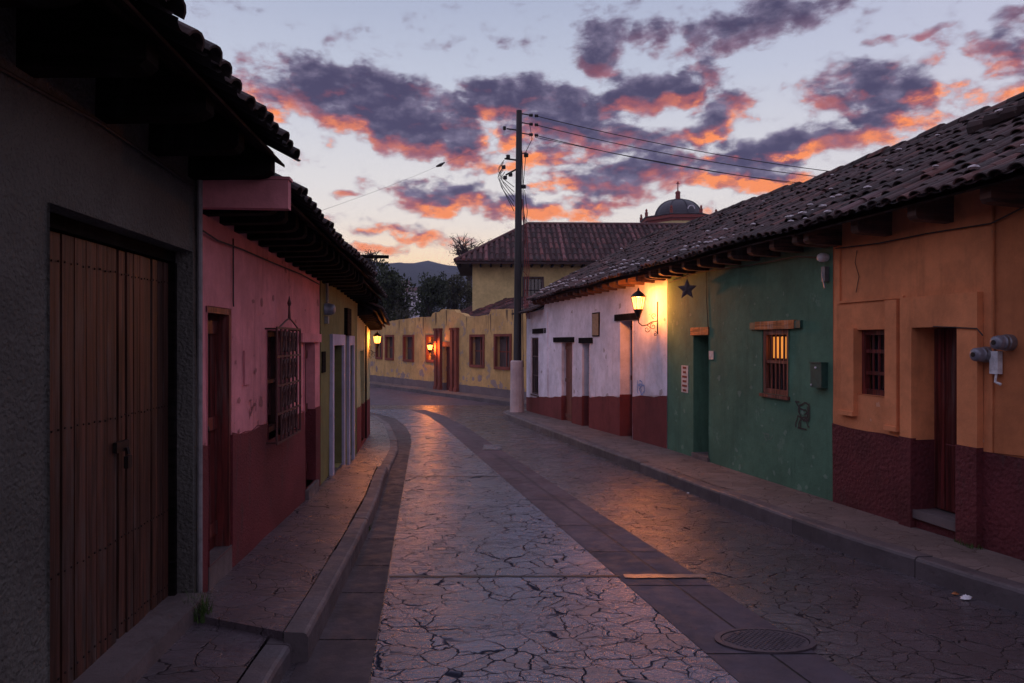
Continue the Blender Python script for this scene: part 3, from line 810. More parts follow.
wn = MB(); W_ = OW
wo_ = barred_window(OW, oh, ow_, -.05, M['reddoor'], 3, 3, sill=True)
zeR = lambda a: 3.16
zrR = lambda a: 4.95
gable_roof(OW, oh, S0o, 5.62, .55, zeR, -2.9, zrR, M['tile'], .78, jit=1.9, extra=mortar_on(OW, -1, 5.6, .25))

# green house
gh = thing('green_house', 'dark green plastered house with one barred window, between the orange and the white house', 'house', (3.4, 11, 0))
gd = GW.rect(694, 335, 709, 455); gwn = GW.rect(763, 329, 789, 394)
house_wall(GW, gh, .005, GW.L, lambda a: 3.42, [gd, gwn], M['green'], .34, fl=(plaster('pale_green_flake', (.15, .25, .19)), -.1, 2.6, 60, .045, 3))
plank_door(GW, gh, (gd[0], gd[1], gd[2], gd[3]), -.3, plain('deep_green_paint', (.015, .05, .035), .5), 3, rails=True)
st = MB(); GW.box(st, gd[0] - .02, gd[1] + .02, -.3, .04, gd[2] - .1, gd[2] + .01); obj('door_step', st, M['stone'], gh)
l = MB(); q = GW.rect(692, 328, 709.5, 334.5); GW.box(l, q[0], q[1], -.1, .03, q[2] + .0, q[3] + .02, .3); obj('lintel', l, M['lintel_o'], gh)
l = MB(); q = GW.rect(757, 320.5, 796, 328.5); GW.box(l, q[0], q[1], -.1, .035, gwn[3] + .004, gwn[3] + .12, .4); obj('lintel', l, M['lintel_o'], gh)
for e0, e1 in ((q[1] + .003, q[1] + .16), (q[0] - .14, q[0] - .003)):
    l = MB(); GW.box(l, e0, e1, -.1, .03, gwn[3] + .01, gwn[3] + .11); obj('lintel_end', l, M['teal'], gh)
barred_window(GW, gh, gwn, -.005, M['browndoor'], 4, 2, back=M['glass'], fw=.07)
q = (gwn[0] + .1, gwn[1] - .1, (gwn[2] + gwn[3]) / 2 + .05, gwn[3] - .1)
cu = MB()
for i in range(3):
    w = (q[1] - q[0]) / 3; GW.box(cu, q[0] + w * i + .012, q[0] + w * (i + 1) - .012, -.105, -.095, q[2], q[3])
obj('reflection_strips', cu, M['winglow'], gh)  # glowing strips put in as the window's reflected sky glow
tile_roof(GW, gh, .01, GW.L - .0, .55, lambda a: 3.17 + .01 * a, -2.9, lambda a: 4.97, M['tile'], jit=1.9, extra=mortar_on(GW, 0, 5.1, .8))
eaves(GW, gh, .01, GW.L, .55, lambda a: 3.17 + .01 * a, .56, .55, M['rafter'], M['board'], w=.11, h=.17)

# white house
wh = thing('white_house', 'white house with brick red base and narrow doors, behind the lit lamp on the right', 'house', (1.8, 18.5, -.5))
LE = WW.hit(541, 330)[0]
wd1 = WW.rect(620.6, 320, 633, 421); wd2 = WW.rect(582.6, 343, 589.6, 414.5); wd3 = WW.rect(562, 342, 572.5, 421); ww4 = WW.rect(531.6, 337, 538.7, 394)
wd1 = (wd1[0], wd1[1], -.35, wd1[3]); wd2 = (wd2[0], wd2[1], -.42, wd2[3]); wd3 = (wd3[0], wd3[1], -.42, wd3[3])
ops = [wd1, wd2, wd3, ww4]
house_wall(WW, wh, .005, WW.L, lambda a: 3.38 if a < 8.6 else 2.86, ops, M['white'], .30, fl=(plaster('grey_lime_flake', (.42, .38, .42)), .5, 2.8, 40, .07, 4))
wainscot(WW, wh, .005, WW.L, .80, -.06, [wd1, wd2, wd3], M['red_w'], .30)
for (o, yl, x0, x1) in ((wd1, 317, 616, 639.5), (wd2, 340, 580, 593), (wd3, 336, 554.5, 574)):
    l = MB(); aa, bb = WW.hit(x1, yl)[0], WW.hit(x0, yl)[0]; WW.box(l, aa, bb, -.1, .045, o[3] + .004, o[3] + .15, .3); obj('lintel', l, M['dkwood'], wh)
l = MB(); q = WW.rect(533, 328, 547, 333); WW.box(l, q[0], q[1], -.05, .03, q[2], q[3], .2); obj('lintel', l, M['dkwood'], wh)
plank_door(WW, wh, wd1, -.26, M['reddoor'], 4)
d_ = plank_door(WW, wh, wd2, -.20, M['greywood'], 3, rails=False)
gr = MB()
for i in range(7):
    z = 1.0 + i * .16; WW.box(gr, wd2[0] + .01, wd2[1] - .01, -.19, -.17, z, z + .02)
obj('door_grille', gr, M['iron'], d_)
plank_door(WW, wh, wd3, -.12, M['browndoor'], 4)
barred_window(WW, wh, ww4, -.02, M['greywood'], 3, 3)
tile_roof(WW, wh, .0, 8.7, .5, lambda a: 3.19 - .005 * a, -2.9, lambda a: 4.97, M['tile'], jit=1.9, extra=mortar_on(WW, 0, 8.5, .7))
eaves(WW, wh, .0, 8.7, .5, lambda a: 3.19 - .005 * a, .56, .5, M['rafter'], M['board'], w=.10, h=.15)
tile_roof(WW, wh, 8.62, WW.L + .25, .42, lambda a: 2.78, -2.4, lambda a: 4.0, M['tile'], name='roof', seg=5)
pl = MB(); WW.box(pl, 8.15, 8.6, 0, .03, .15, 2.75); obj('pilaster', pl, M['white'], wh)

rg = MB(); mo = MB(); A0 = slope_pt(OW, 5.2, .62, .1); A1 = slope_pt(OW, .2, .86, .1); n = 26
for i in range(n):
    p0 = A0.lerp(A1, i / n); p1 = A0.lerp(A1, (i + 1.12) / n); dz = Vector((0, 0, random.uniform(-.01, .015)))
    rg.tube([p0 + dz, p1 + dz - Vector((0, 0, .02))], [.095, .075], 8, r=random.random())
    if random.random() < .5: blob(mo, p0 + Vector((-.05, 0, .05)), .06)
rg.cm = 1; n0 = len(rg.v); rg.add(mo.v, mo.f); obj('raised_tile_course', rg, [M['tile'], M['mortar']], oh)

# things on the right walls
def meter(label, W_, px, py, r=.062):
    a, z = W_.hit(px, py); t = thing('electric_meter', label, 'electric meter', W_.p(a, 0, z), 'electric meters on the orange wall'); c = Vector(W_.p(a, 0, z)); n_ = tuple(W_.n)
    b = MB(); b.lathe(c, [(r * 1.15, -.01), (r * 1.15, .05), (r * 1.05, .06), (r * 1.05, .08)], 20, n_); obj('meter_base', b, M['galv'], t, False)
    b = MB(); b.lathe(c, [(r, .081), (r, .12), (r * .92, .15), (r * .6, .165)], 20, n_); obj('meter_cover', b, M['meter'], t, True)
    b = MB(); b.lathe(c, [(r * .35, .166), (r * .35, .172)], 12, n_); obj('dial', b, M['black'], t)
meter('round grey electric meter beside the orange door frame, lower left of the pair', OW, 989, 354)
meter('round grey electric meter on the rusty orange wall, upper right of the pair', OW, 1010, 342)
a, z = OW.hit(999, 362); b = MB(); OW.box(b, a - .035, a + .05, 0, .05, z - .10, z + .10); OW.box(b, a - .02, a + .03, .05, .055, z - .06, z + .04)
b.tube([OW.p(a, .03, z - .1), OW.p(a, .04, z - .17), OW.p(a - .05, .03, z - .19)], .012, 6)
tag(obj('junction_box', b, M['whitepl']), 'small pale junction box hanging between the two round meters', 'junction box')
b = MB(); a, z = OW.hit(1003, 375)
pts = [OW.hit(x, y) for x, y in ((940, 326), (962, 327), (984, 328), (990, 335))]
b.tube([OW.p(q[0], .075, q[1]) for q in pts], .006, 5)
pts = [OW.hit(x, y) for x, y in ((1030, 205), (994, 223), (930, 233), (880, 243), (838, 248))]
b.tube([OW.p(q[0], .03, q[1]) for q in pts], .008, 5)
tag(obj('wall_cable', b, M['cable']), 'thin dark cable stapled under the eaves of the orange wall', 'cable')
b = MB(); pts = [OW.hit(x, y) for x, y in ((858, 250), (856, 262), (860, 276), (857, 292))]; b.tube([OW.p(q[0], .012, q[1]) for q in pts], .004, 5)
tag(obj('hanging_wire', b, M['cable']), 'short loose wire hanging on the orange wall above the window', 'wire')
# conduit at the seam
b = MB(); a = OW.hit(995, 300)[0]; b.tube([OW.p(a, .02, 1.55), OW.p(a, .02, 2.5), OW.p(a, .02, 3.1)], .012, 6)
tag(obj('conduit', b, M['rust']), 'rust painted conduit rising from the meters to the eaves', 'pipe')
# round old meter at the green / orange corner
a, z = OW.hit(826, 258, .03); a = 5.62
t = thing('meter_head', 'weathered white round fitting under the eaves between the green and orange walls', 'electric fitting', GW.p(.12, 0, 2.87)); c = Vector(GW.p(.12, 0, 2.87))
b = MB(); b.lathe(c, [(.04, 0), (.055, .03), (.055, .09), (.04, .12), (.02, .13)], 14, tuple(GW.n)); obj('cover', b, M['whitepl'], t, True)
b = MB(); GW.box(b, .09, .16, .0, .06, 2.58, 2.76); b.tube([GW.p(.12, .05, 2.76), GW.p(.13, .06, 2.66), GW.p(.1, .05, 2.5)], .012, 6); obj('bracket', b, M['galv'], t)
b = MB(); pts = [GW.hit(x, y) for x, y in ((825, 257), (800, 256), (770, 262), (730, 268), (700, 272), (672, 282))]
b.tube([GW.p(q[0], .05, q[1]) for q in pts], .008, 5); pts = [GW.hit(x, y) for x, y in ((707, 270), (707.5, 300), (709, 330))]; b.tube([GW.p(q[0], .015, q[1]) for q in pts], .006, 5)
tag(obj('wall_cable', b, M['cable']), 'dark cable sagging across the top of the green wall', 'cable')
# star
a, z = GW.hit(698, 289); c = Vector(GW.p(a, .20, z)); b = MB(); R_ = .18; sd = (GW.n * .75 + GW.d * .66).normalized(); sn = sd.cross(Vector((0, 0, 1))); vs = [c + sn * .04, c - sn * .04]
for k in range(10):
    th = math.pi / 2 + k * math.pi / 5; rr = R_ if k % 2 == 0 else R_ * .45; vs.append(c + sd * math.cos(th) * rr + Vector((0, 0, math.sin(th) * rr * 1.05)))
b.add(vs, [(0, 2 + k, 2 + (k + 1) % 10) for k in range(10)] + [(1, 2 + k, 2 + (k + 1) % 10) for k in range(10)])
b.tube([c + Vector((0, 0, .2)), c + Vector((0, 0, .36))], .005, 5)
tag(obj('star_ornament', b, M['stardark']), 'dark five pointed star ornament hanging high on the green wall', 'ornament')
# letter box
t = thing('letter_box', 'small dark green box mounted on the green wall near the orange corner', 'letter box', GW.p(*[GW.hit(822, 374)[0], 0, GW.hit(822, 374)[1]]))
q = GW.rect(817, 363, 828, 387); b = MB(); GW.box(b, q[0], q[1], 0, .09, q[2], q[3]); obj('body', b, M['teal'], t)
b = MB(); GW.box(b, q[0] - .006, q[1] + .006, 0, .1, q[3] + .002, q[3] + .018); obj('lid', b, M['teal'], t)
b = MB(); am, zm = (q[0] + q[1]) / 2, q[3] - .05; b.lathe(GW.p(am, .09, zm), [(.014, 0), (.012, .012)], 10, tuple(GW.n)); obj('screw', b, M['whitepl'], t); b = MB(); b.lathe(GW.p(q[1] - .02, .09, q[2] + .03), [(.012, 0), (.01, .01)], 10, tuple(GW.n)); obj('screw', b, M['whitepl'], t)
# plaques
b = MB(); q = GW.rect(682, 365, 688.5, 392); GW.box(b, q[0], q[1], 0, .012, q[2], q[3]); b.cm = 1
for i in range(6):
    z = q[2] + (q[3] - q[2]) * (i + .5) / 6; w = (q[1] - q[0]) * random.uniform(.2, .38); am = (q[0] + q[1]) / 2; GW.box(b, am - w, am + w, .013, .016, z - .02, z + .02)
tag(obj('wall_plaque', b, [M['paper'], M['terra']]), 'narrow upright paper plaque left of the green doorway', 'plaque')
b = MB(); q = GW.rect(709.5, 350.5, 714, 359); GW.box(b, q[0], q[1], 0, .012, q[2], q[3]); tag(obj('house_number_plate', b, M['paper']), 'small pale number plate right of the green doorway', 'plate')
b = MB(); q = WW.rect(593, 312, 600, 336); WW.box(b, q[0], q[1], 0, .03, q[2], q[3]); b.cm = 1; WW.box(b, q[0] + .03, q[1] - .03, .031, .036, q[2] + .03, q[3] - .03)
tag(obj('wall_plaque', b, [M['dkwood'], plain('old_paper', (.30, .20, .12), .7)]), 'brown framed plaque high on the white wall', 'plaque')
# graffiti: sprayed lines lying on the wall
def scribble(W_, px, py, sx, sy, m, label, n=7, wd=.012, seed=1, name='graffiti'):
    rd = random.Random(seed); b = MB(); a0, z0 = W_.hit(px, py)
    for i in range(n):
        pts = []; a = a0 + rd.uniform(-sx, sx) * .6; z = z0 + rd.uniform(-sy, sy) * .6; dr = rd.uniform(0, 6.3)
        for k in range(7):
            pts.append((a, z)); dr += rd.uniform(-1.3, 1.3); a += math.cos(dr) * sx * .42; z += math.sin(dr) * sy * .45
            a = max(a0 - sx, min(a0 + sx, a)); z = max(z0 - sy, min(z0 + sy, z))
        for (p0, p1) in zip(pts, pts[1:]):
            dx, dz = p1[0] - p0[0], p1[1] - p0[1]; L = math.hypot(dx, dz) or 1; nx, nz = -dz / L * wd, dx / L * wd
            vs = [W_.p(p[0] + s_ * nx, disp(W_, p[0], p[1]) + .008, p[1] + s_ * nz) for p, s_ in ((p0, -1), (p1, -1), (p1, 1), (p0, 1))]
            b.add(vs, [(0, 1, 2, 3)])
    tag(obj(name, b, m), label, 'graffiti')
scribble(GW, 803, 415, .16, .17, plain('black_spray', (.03, .03, .03), .7), 'black spray scribble low on the green wall under the letter box', 10, .010, 3)
scribble(WW, 641, 387, .17, .14, plain('blue_spray', (.22, .33, .62), .7), 'pale blue spray scribble on the white wall below the lamp', 6, .014, 5)
scribble(GW, 768, 437, .14, .05, plain('pale_spray', (.13, .20, .16), .7), 'faint pale scrawl on the green wall below the barred window', 4, .006, 8)

# ------------------------------------------------------------------ street lanterns
def lantern(W_, a, z, reach, label, scale=1.0, glass='lampglass', power=60, group='lit wall lanterns along the street', top=None):
    c = Vector(W_.p(a, reach, z)); base = Vector(W_.p(a, 0, z - .25 * scale)); s = scale
    t = thing('wall_lantern', label, 'lantern', base, group)
    b = MB()      # tapered glass body, wider at the top
    b.lathe(c, [(.085 * s, -.13 * s), (.135 * s, .10 * s)], 6); gl = obj('lantern_glass', b, M[glass], t)
    b = MB()
    for k in range(6):
        th = 2 * math.pi * k / 6; u = Vector((math.cos(th), math.sin(th), 0)) if False else None
        p0 = c + Vector((math.cos(th) * .088 * s, math.sin(th) * .088 * s, -.13 * s)); p1 = c + Vector((math.cos(th) * .138 * s, math.sin(th) * .138 * s, .10 * s)); b.tube([p0, p1], .008 * s, 5)
    b.lathe(c, [(.10 * s, .101 * s), (.15 * s, .105 * s), (.15 * s, .12 * s), (.11 * s, .17 * s), (.05 * s, .215 * s), (.025 * s, .23 * s), (.022 * s, .26 * s), (.008 * s, .29 * s)], 12)
    obj('lantern_roof', b, M['iron'], t)
    b = MB(); b.lathe(c, [(.02 * s, -.32 * s), (.035 * s, -.30 * s), (.055 * s, -.24 * s), (.095 * s, -.145 * s), (.095 * s, -.132 * s)], 12); obj('lantern_cup', b, M['iron'], t, True)
    b = MB(); P = lambda tt, zz: c - W_.n * (reach - tt) + Vector((0, 0, zz)); r_ = reach
    b.tube([P(.01, .02 * s), P(.01, -.62 * s)], .012 * s, 6)
    b.tube([P(r_, -.30 * s), P(r_ * .98, -.40 * s), P(r_ * .8, -.46 * s), P(r_ * .55, -.44 * s), P(r_ * .3, -.38 * s), P(.01, -.36 * s)], .011 * s, 6)
    def curl(cx, cz, r0, turns, st, dr):
        b.tube([P(cx + math.cos(st + dr * turns * 6.283 * i / 20) * r0 * (1 - i / 24), cz + math.sin(st + dr * turns * 6.283 * i / 20) * r0 * (1 - i / 24)) for i in range(21)], .007 * s, 5)
    curl(r_ * .55, -.53 * s, .075 * s, 1.4, 1.57, 1); curl(r_ * .25, -.47 * s, .07 * s, 1.3, 1.57, -1); curl(r_ * .2, -.26 * s, .06 * s, 1.2, -1.57, 1); curl(.06 * s, -.62 * s, .05 * s, 1.2, 1.5, 1)
    obj('bracket', b, M['iron'], t)
    ld = bpy.data.lights.new('lantern_light', 'POINT'); ld.energy = power; ld.color = (1, .26, .042); ld.shadow_soft_size = .06 * s
    lo = bpy.data.objects.new('lantern_light', ld); lo.location = c - Vector((0, 0, .02)) - t.location; lo.parent = t; C.objects.link(lo)
    gl.visible_shadow = True
    return t, gl
LAMPS = []
a, z = WW.hit(658, 300); LAMPS.append(lantern(WW, a, 2.62, .42, 'large lit lantern on a scrolled bracket on the white wall beside the green house', 1.0, power=165))

# ------------------------------------------------------------------ LEFT SIDE: garage, pink and olive houses
LA = Wall((-1.78, 0), (-2.6, 9.7), True); LB = Wall((-2.6, 9.7), (-3.0, 13.5), True); LC = Wall((-3.0, 13.5), (-3.5, 17.2), True)
gg = thing('garage_building', 'dark grey cement rendered building with wide brown plank doors on the near left', 'building', (-2, 2.5, 0))
go_ = LA.rect(47, 202, 192, 250); go_ = (LA.hit(47, 203)[0], LA.hit(191, 249)[0], -.02, 2.46)
house_wall(LA, gg, -3.5, 4.88, lambda a: 3.50, [go_], M['grey'], .16)
def board_leaf(a0, a1, z0, z1, t, n, parent, lab=None):
    mb = MB(); w = (a1 - a0) / n; LA.box(mb, a0, a1, t - .06, t - .035, z0, z1, .5)
    for i in range(n):
        LA.box(mb, a0 + w * i + .006, a0 + w * (i + 1) - .006, t - .035, t + random.uniform(-.006, .004), z0 + random.uniform(0, .015), z1 - .005, random.random())
    s = mb; s.cm = 1
    for z in (z0 + .12, z0 + .62, z0 + 1.32, z1 - .14):
        for i in range(n):
            for dx in (.25, .75): s.lathe(LA.p(a0 + w * (i + dx), t + .001, z + random.uniform(-.006, .006)), [(.007, 0), (.005, .006)], 6, tuple(LA.n))
    return obj('door_leaf', mb, [M['garage'], M['iron']], parent)
gmid = LA.hit(118, 300, -.13)[0]
board_leaf(go_[0] + .01, gmid - .006, .1, 2.38, -.13, 8, gg); lf = board_leaf(gmid + .028, go_[1] - .04, .1, 2.38, -.135, 8, gg)
b = MB(); LA.box(b, go_[0] - .0, go_[1] - .005, -.16, -.10, 2.385, 2.455); LA.box(b, go_[1] - .045, go_[1] - .006, -.159, -.09, .1, 2.38); obj('door_frame', b, M['dkwood'], gg)
b = MB(); LA.box(b, gmid - .06, gmid + .09, -.128, -.108, 1.22, 1.28); b.tube([LA.p(gmid + .05, -.1, 1.24), LA.p(gmid + .05, -.09, 1.2)], .012, 6); LA.box(b, gmid + .025, gmid + .075, -.11, -.085, 1.12, 1.19); obj('padlock', b, M['iron'], lf)
b = MB(); LA.box(b, go_[0] - .1, go_[1] + .0, -.17, .10, -.4, .14, .4); obj('threshold', b, M['stone'], gg)
zeL = lambda a: 3.13 if a > 0 else 3.13
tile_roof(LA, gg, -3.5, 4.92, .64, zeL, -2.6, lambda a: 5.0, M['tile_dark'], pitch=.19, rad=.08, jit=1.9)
eaves(LA, gg, -3.5, 4.92, .64, zeL, .567, .62, M['dkwood'], M['board'], w=.12, h=.16)
b = MB(); pts = [LA.hit(x, y) for x, y in ((-10, 65), (40, 93), (95, 122), (140, 152), (190, 185))]; b.tube([LA.p(q[0], .02, q[1]) for q in pts], .009, 5)
tag(obj('wall_cable', b, M['cable']), 'dark cable running under the eaves of the grey garage building', 'cable')
b = MB(); b.tube([LA.p(4.86, .03, .1), LA.p(4.86, .03, 3.1)], .018, 8); tag(obj('drain_pipe', b, M['pvc']), 'grey pipe up the corner between the grey and the pink wall', 'pipe')

ph = thing('pink_house', 'pink plastered house with dark maroon base and an iron window grille on the left', 'house', (-2.4, 7, 0))
pd1 = LA.rect(206, 309, 230, 560); pd1 = (pd1[0], pd1[1], .22, 2.11)
pd2 = LA.rect(304, 342, 314, 484); pd2 = (pd2[0], pd2[1], .08, pd2[3])
pw = LA.rect(266, 330, 289, 434)
PE = LA.hit(319.5, 300)[0]
house_wall(LA, ph, 4.885, PE, lambda a: 3.20 - .025 * (a - 4.9), [pd1, pd2, pw], M['pink'], .22, fl=(plaster('dull_pink_flake', (.36, .14, .15)), 1.1, 2.7, 30, .05, 5))
wainscot(LA, ph, 4.885, PE, 1.12, .98, [pd1, pd2, pw], M['maroon'], .22)
b = MB(); LA.box(b, 4.885, 4.97, .0, .62, 2.785, 2.985); LA.box(b, 4.885, 4.985, .0, .63, 2.989, 3.01); obj('parapet_end', b, M['pink'], ph)
plank_door(LA, ph, pd1, -.10, M['reddoor'], 3, rails=True)
b = MB(); LA.box(b, pd1[1] - .05, pd1[1] - .008, -.16, .008, pd1[2], pd1[3] - .01); LA.box(b, pd1[0], pd1[1], -.12, .008, pd1[3] - .05, pd1[3] - .004); obj('door_frame', b, M['reddoor'], ph)
b = MB(); LA.box(b, pd1[0] + .01, pd1[1] - .01, -.2, .02, -.3, .23, .2); obj('door_step', b, M['stone'], ph)
plank_door(LA, ph, pd2, -.10, M['reddoor'], 3)
b = MB(); q = LA.rect(299, 334, 318.5, 342); LA.box(b, q[0], q[1], 0, .04, pd2[3] + .004, pd2[3] + .11); obj('door_hood', b, M['pink'], ph)
b = MB(); LA.box(b, pd2[0] - .02, pd2[1] + .02, -.1, .06, -.3, .075, .2); obj('door_step', b, M['stone'], ph)
b = MB(); q = LA.rect(243, 350, 249, 384); 
LA.box(b, q[0], q[1], 0, .016, q[2], q[3]); obj('meter_door', b, M['pink'], ph)
w_ = barred_window(LA, ph, pw, -.12, M['redgrille'], 1, 2, sill=False)
gl_ = MB(); a0, a1, z0, z1 = pw; a0 -= .04; a1 += .04; tt = .11
for i in range(7):
    a = a0 + (a1 - a0) * i / 6
    gl_.tube([LA.p(a, tt, z0 - .03), LA.p(a, tt, z1 + .02)], .011, 5)
for z in (z0 - .03, z0 + .25, z0 + .52, z0 + .8, z1 + .02):
    LA.box(gl_, a0 - .01, a1 + .01, tt - .005, tt + .008, z - .01, z + .01)
for a in (a0, a1):
    for z in (z0 - .02, z1 + .01): gl_.tube([LA.p(a, tt, z), LA.p(a, 0, z)], .009, 5)
am = (a0 + a1) / 2
for sgn in (-1, 1):
    gl_.tube([LA.p(am + sgn * (a1 - a0) * .42, tt, z1 + .02), LA.p(am + sgn * .13, tt, z1 + .1), LA.p(am + sgn * .03, tt, z1 + .12), LA.p(am, tt, z1 + .26)], .009, 5)
    for j in range(4):
        zc = z0 + .13 + j * .27
        for (ac) in (am + sgn * .06, am + sgn * .17, am + sgn * .29):
            gl_.tube([LA.p(ac + math.cos(q_ / 10 * 6.28) * .045, tt, zc + math.sin(q_ / 10 * 6.28) * .10) for q_ in range(11)], .010, 4)
gl_.lathe(LA.p(am, tt, z1 + .25), [(.012, 0), (.022, .03), (.012, .06), (.004, .1)], 8)
obj('iron_grille', gl_, M['redgrille'], w_)
zeP = lambda a: 2.93 - .025 * (a - 4.9)
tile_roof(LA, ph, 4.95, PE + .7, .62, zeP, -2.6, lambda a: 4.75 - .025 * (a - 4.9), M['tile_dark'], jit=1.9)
eaves(LA, ph, 4.95, PE + .7, .62, lambda a: zeP(a), .565, .36, M['dkwood'], M['board'], w=.11, h=.16)
b = MB(); pts = [LA.hit(x, y) for x, y in ((198, 229), (215, 240), (240, 249), (270, 262), (300, 274), (318, 284))]; b.tube([LA.p(q[0], .02, q[1]) for q in pts], .007, 5)
pts = [LA.hit(x, y) for x, y in ((231.5, 238), (231.5, 300), (231.8, 306))]; b.tube([LA.p(q[0], .014, q[1]) for q in pts], .006, 5)
tag(obj('wall_cable', b, M['cable']), 'thin cable drooping along the top of the pink wall', 'cable')
scribble(LA, 252, 408, .10, .08, plain('grey_spray', (.20, .07, .08), .7), 'faint dark scribble on the pink wall left of the window grille', 5, .006, 12)

# olive house
ov = thing('olive_house', 'olive plastered house with lilac door surrounds beyond the pink house', 'house', (-2.8, 11.5, -.3))
vd1 = LB.rect(331, 345, 341, 470); vd1 = (vd1[0], vd1[1], -.12, vd1[3]); vd2 = LB.rect(347.5, 345, 351, 458); vd2 = (vd2[0], vd2[1], -.2, vd2[3])
house_wall(LB, ov, -.33, LB.L, lambda a: 3.06 - .03 * a, [vd1, vd2], M['olive'], .2)
for o, hh in ((vd1, .17), (vd2, .17)):
    b = MB(); LB.box(b, o[0] - .16, o[0] - .005, 0, .05, -.5, o[3] + hh); LB.box(b, o[1] + .005, o[1] + .16, 0, .05, -.5, o[3] + hh); LB.box(b, o[0] - .005, o[1] + .005, 0, .048, o[3] + .004, o[3] + hh)
    obj('door_surround', b, M['lilac'], ov)
    plank_door(LB, ov, o, -.14, M['browndoor'] if o is vd1 else M['greywood'], 3)
q = LB.rect(344, 308, 348, 335); b = MB(); LB.box(b, q[0], q[1], 0, .06, q[2], q[3]); obj('vent_shutter', b, M['dkwood'], ov)
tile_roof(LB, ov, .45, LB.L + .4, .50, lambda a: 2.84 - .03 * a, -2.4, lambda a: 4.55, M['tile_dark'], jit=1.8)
eaves(LB, ov, -.1, LB.L + .4, .50, lambda a: 2.84 - .03 * a, .58, .4, M['dkwood'], M['board'], w=.1, h=.14)
b = MB(); q = LB.rect(321, 351, 324.5, 372); LB.box(b, q[0], q[1], 0, .02, q[2], q[3]); tag(obj('wall_plaque', b, M['dkwood']), 'dark upright plaque on the olive wall beside the pink house', 'plaque')
t = thing('electric_meter', 'round grey electric meter high on the olive wall next to the pink house', 'electric meter', LB.p(.03, 0, 2.3))
b = MB(); c = LB.p(.05, 0, 2.3); b.lathe(c, [(.085, 0), (.085, .07), (.07, .12), (.04, .14)], 14, tuple(LB.n)); obj('meter_cover', b, M['meter'], t, True)
b = MB(); b.tube([LB.p(.05, .03, 2.36), LB.p(.05, .03, 2.8)], .02, 6); LB.box(b, 0, .1, 0, .05, 2.1, 2.2); obj('conduit', b, M['pvc'], t)
# pale green corner house
mh = thing('pale_green_house', 'pale green corner house with dark red base, farthest on the left side', 'house', (-3.3, 15.4, -.4))
md = LC.rect(360.5, 350, 363.5, 432); md = (md[0], md[1], -.25, md[3])
house_wall(LC, mh, .0, LC.L, lambda a: 2.63 - .06 * a, [md], M['mint'], .18)
wainscot(LC, mh, .0, LC.L, .55, .45, [md], M['red_w'], .18)
plank_door(LC, mh, md, -.12, M['browndoor'], 2)
tile_roof(LC, mh, .1, LC.L + .4, .42, lambda a: 2.50 - .06 * a, -2.2, lambda a: 3.7 - .05 * a, M['tile_dark'], jit=1.8)
eaves(LC, mh, .1, LC.L + .35, .42, lambda a: 2.50 - .06 * a, .46, .4, M['dkwood'], M['board'], w=.09, h=.12)
LAMPS.append(lantern(LC, 3.45, 1.90, .20, 'lit lantern at the corner of the pale green house on the left', .70, power=75))
b = MB(); b.tube([LC.p(2.1, .03, -.3), LC.p(2.1, .03, 2.2)], .02, 6); tag(obj('drain_pipe', b, M['dkwood']), 'dark pipe on the pale green corner house by the left lantern', 'pipe')
# roof spout
b = MB(); c0 = Vector(LB.p(3.2, .1, 3.42)); b.tube([c0, c0 + Vector((.55, .1, .0))], .035, 6); tag(obj('roof_spout', b, M['dkwood']), 'short wooden rain spout sticking out over the left roof edge', 'spout')

# ------------------------------------------------------------------ yellow building across the end of the street
yb_ = thing('yellow_building', 'long low yellow building with red window frames facing the end of the street', 'building', (-3, 36, -.86))
top_px = [(372, 326), (381, 324.6), (388, 321), (400, 319), (410, 318), (418, 316.7), (431, 316.5), (432.5, 312.6), (440, 311), (441, 309), (455, 309), (456, 312), (463, 313), (465, 315.5), (476, 316), (489, 314), (491, 309), (513, 308.4), (530, 308)]
top = sorted([YW.hit(x, y) for x, y in top_px])
def ytop(a):
    for (a0, z0), (a1, z1) in zip(top, top[1:]):
        if a <= a1: return z0 + (z1 - z0) * max(0, (a - a0)) / (a1 - a0)
    return top[-1][1]
wr = [YW.rect(*r_) for r_ in ((376.5, 337, 382, 357), (386, 336, 393.5, 358), (404, 336, 413.5, 359.5), (427, 336, 436, 360), (471, 336, 483.5, 365), (495.5, 335.5, 510.5, 367))]
yd = YW.rect(443.5, 346, 450.5, 391.5); yd = (yd[0], yd[1], -.72, yd[3])
lo_, hi_ = -5, YW.hit(355, 330)[0]
mb = MB(); 
brk = sorted(set([lo_, hi_] + [a for a, z in top]))
sheet(YW, mb, lo_, hi_, -1.2, lambda a: 2.75, wr + [yd], 0, .5)
for o in wr + [yd]: reveals(YW, mb, o, 0, .3)
mb2 = []
n = 260
for i in range(n):      # uneven parapet
    a, c = lo_ + (hi_ - lo_) * i / n, lo_ + (hi_ - lo_) * (i + 1) / n
    f1 = lambda q: max(2.76, ytop(q) + 0.03 * noise.noise(Vector((q * 3, 0, 0))))
    d0_, d1_ = disp(YW, a, 2.75), disp(YW, c, 2.75)
    mb.add([YW.p(a, d0_, 2.75), YW.p(c, d1_, 2.75), YW.p(c, d1_, f1(c)), YW.p(a, d0_, f1(a)), YW.p(a, -.3, f1(a)), YW.p(c, -.3, f1(c))], [(0, 1, 2, 3), (3, 2, 5, 4)])
for a in (lo_, hi_): mb.add([YW.p(a, 0, -1.2), YW.p(a, -5, -1.2), YW.p(a, -5, 2.7), YW.p(a, 0, 2.8)], [(0, 1, 2, 3)])
mb.add([YW.p(lo_, -.9, -1.2), YW.p(hi_, -.9, -1.2), YW.p(hi_, -.9, 2.6), YW.p(lo_, -.9, 2.6)], [(0, 1, 2, 3)])
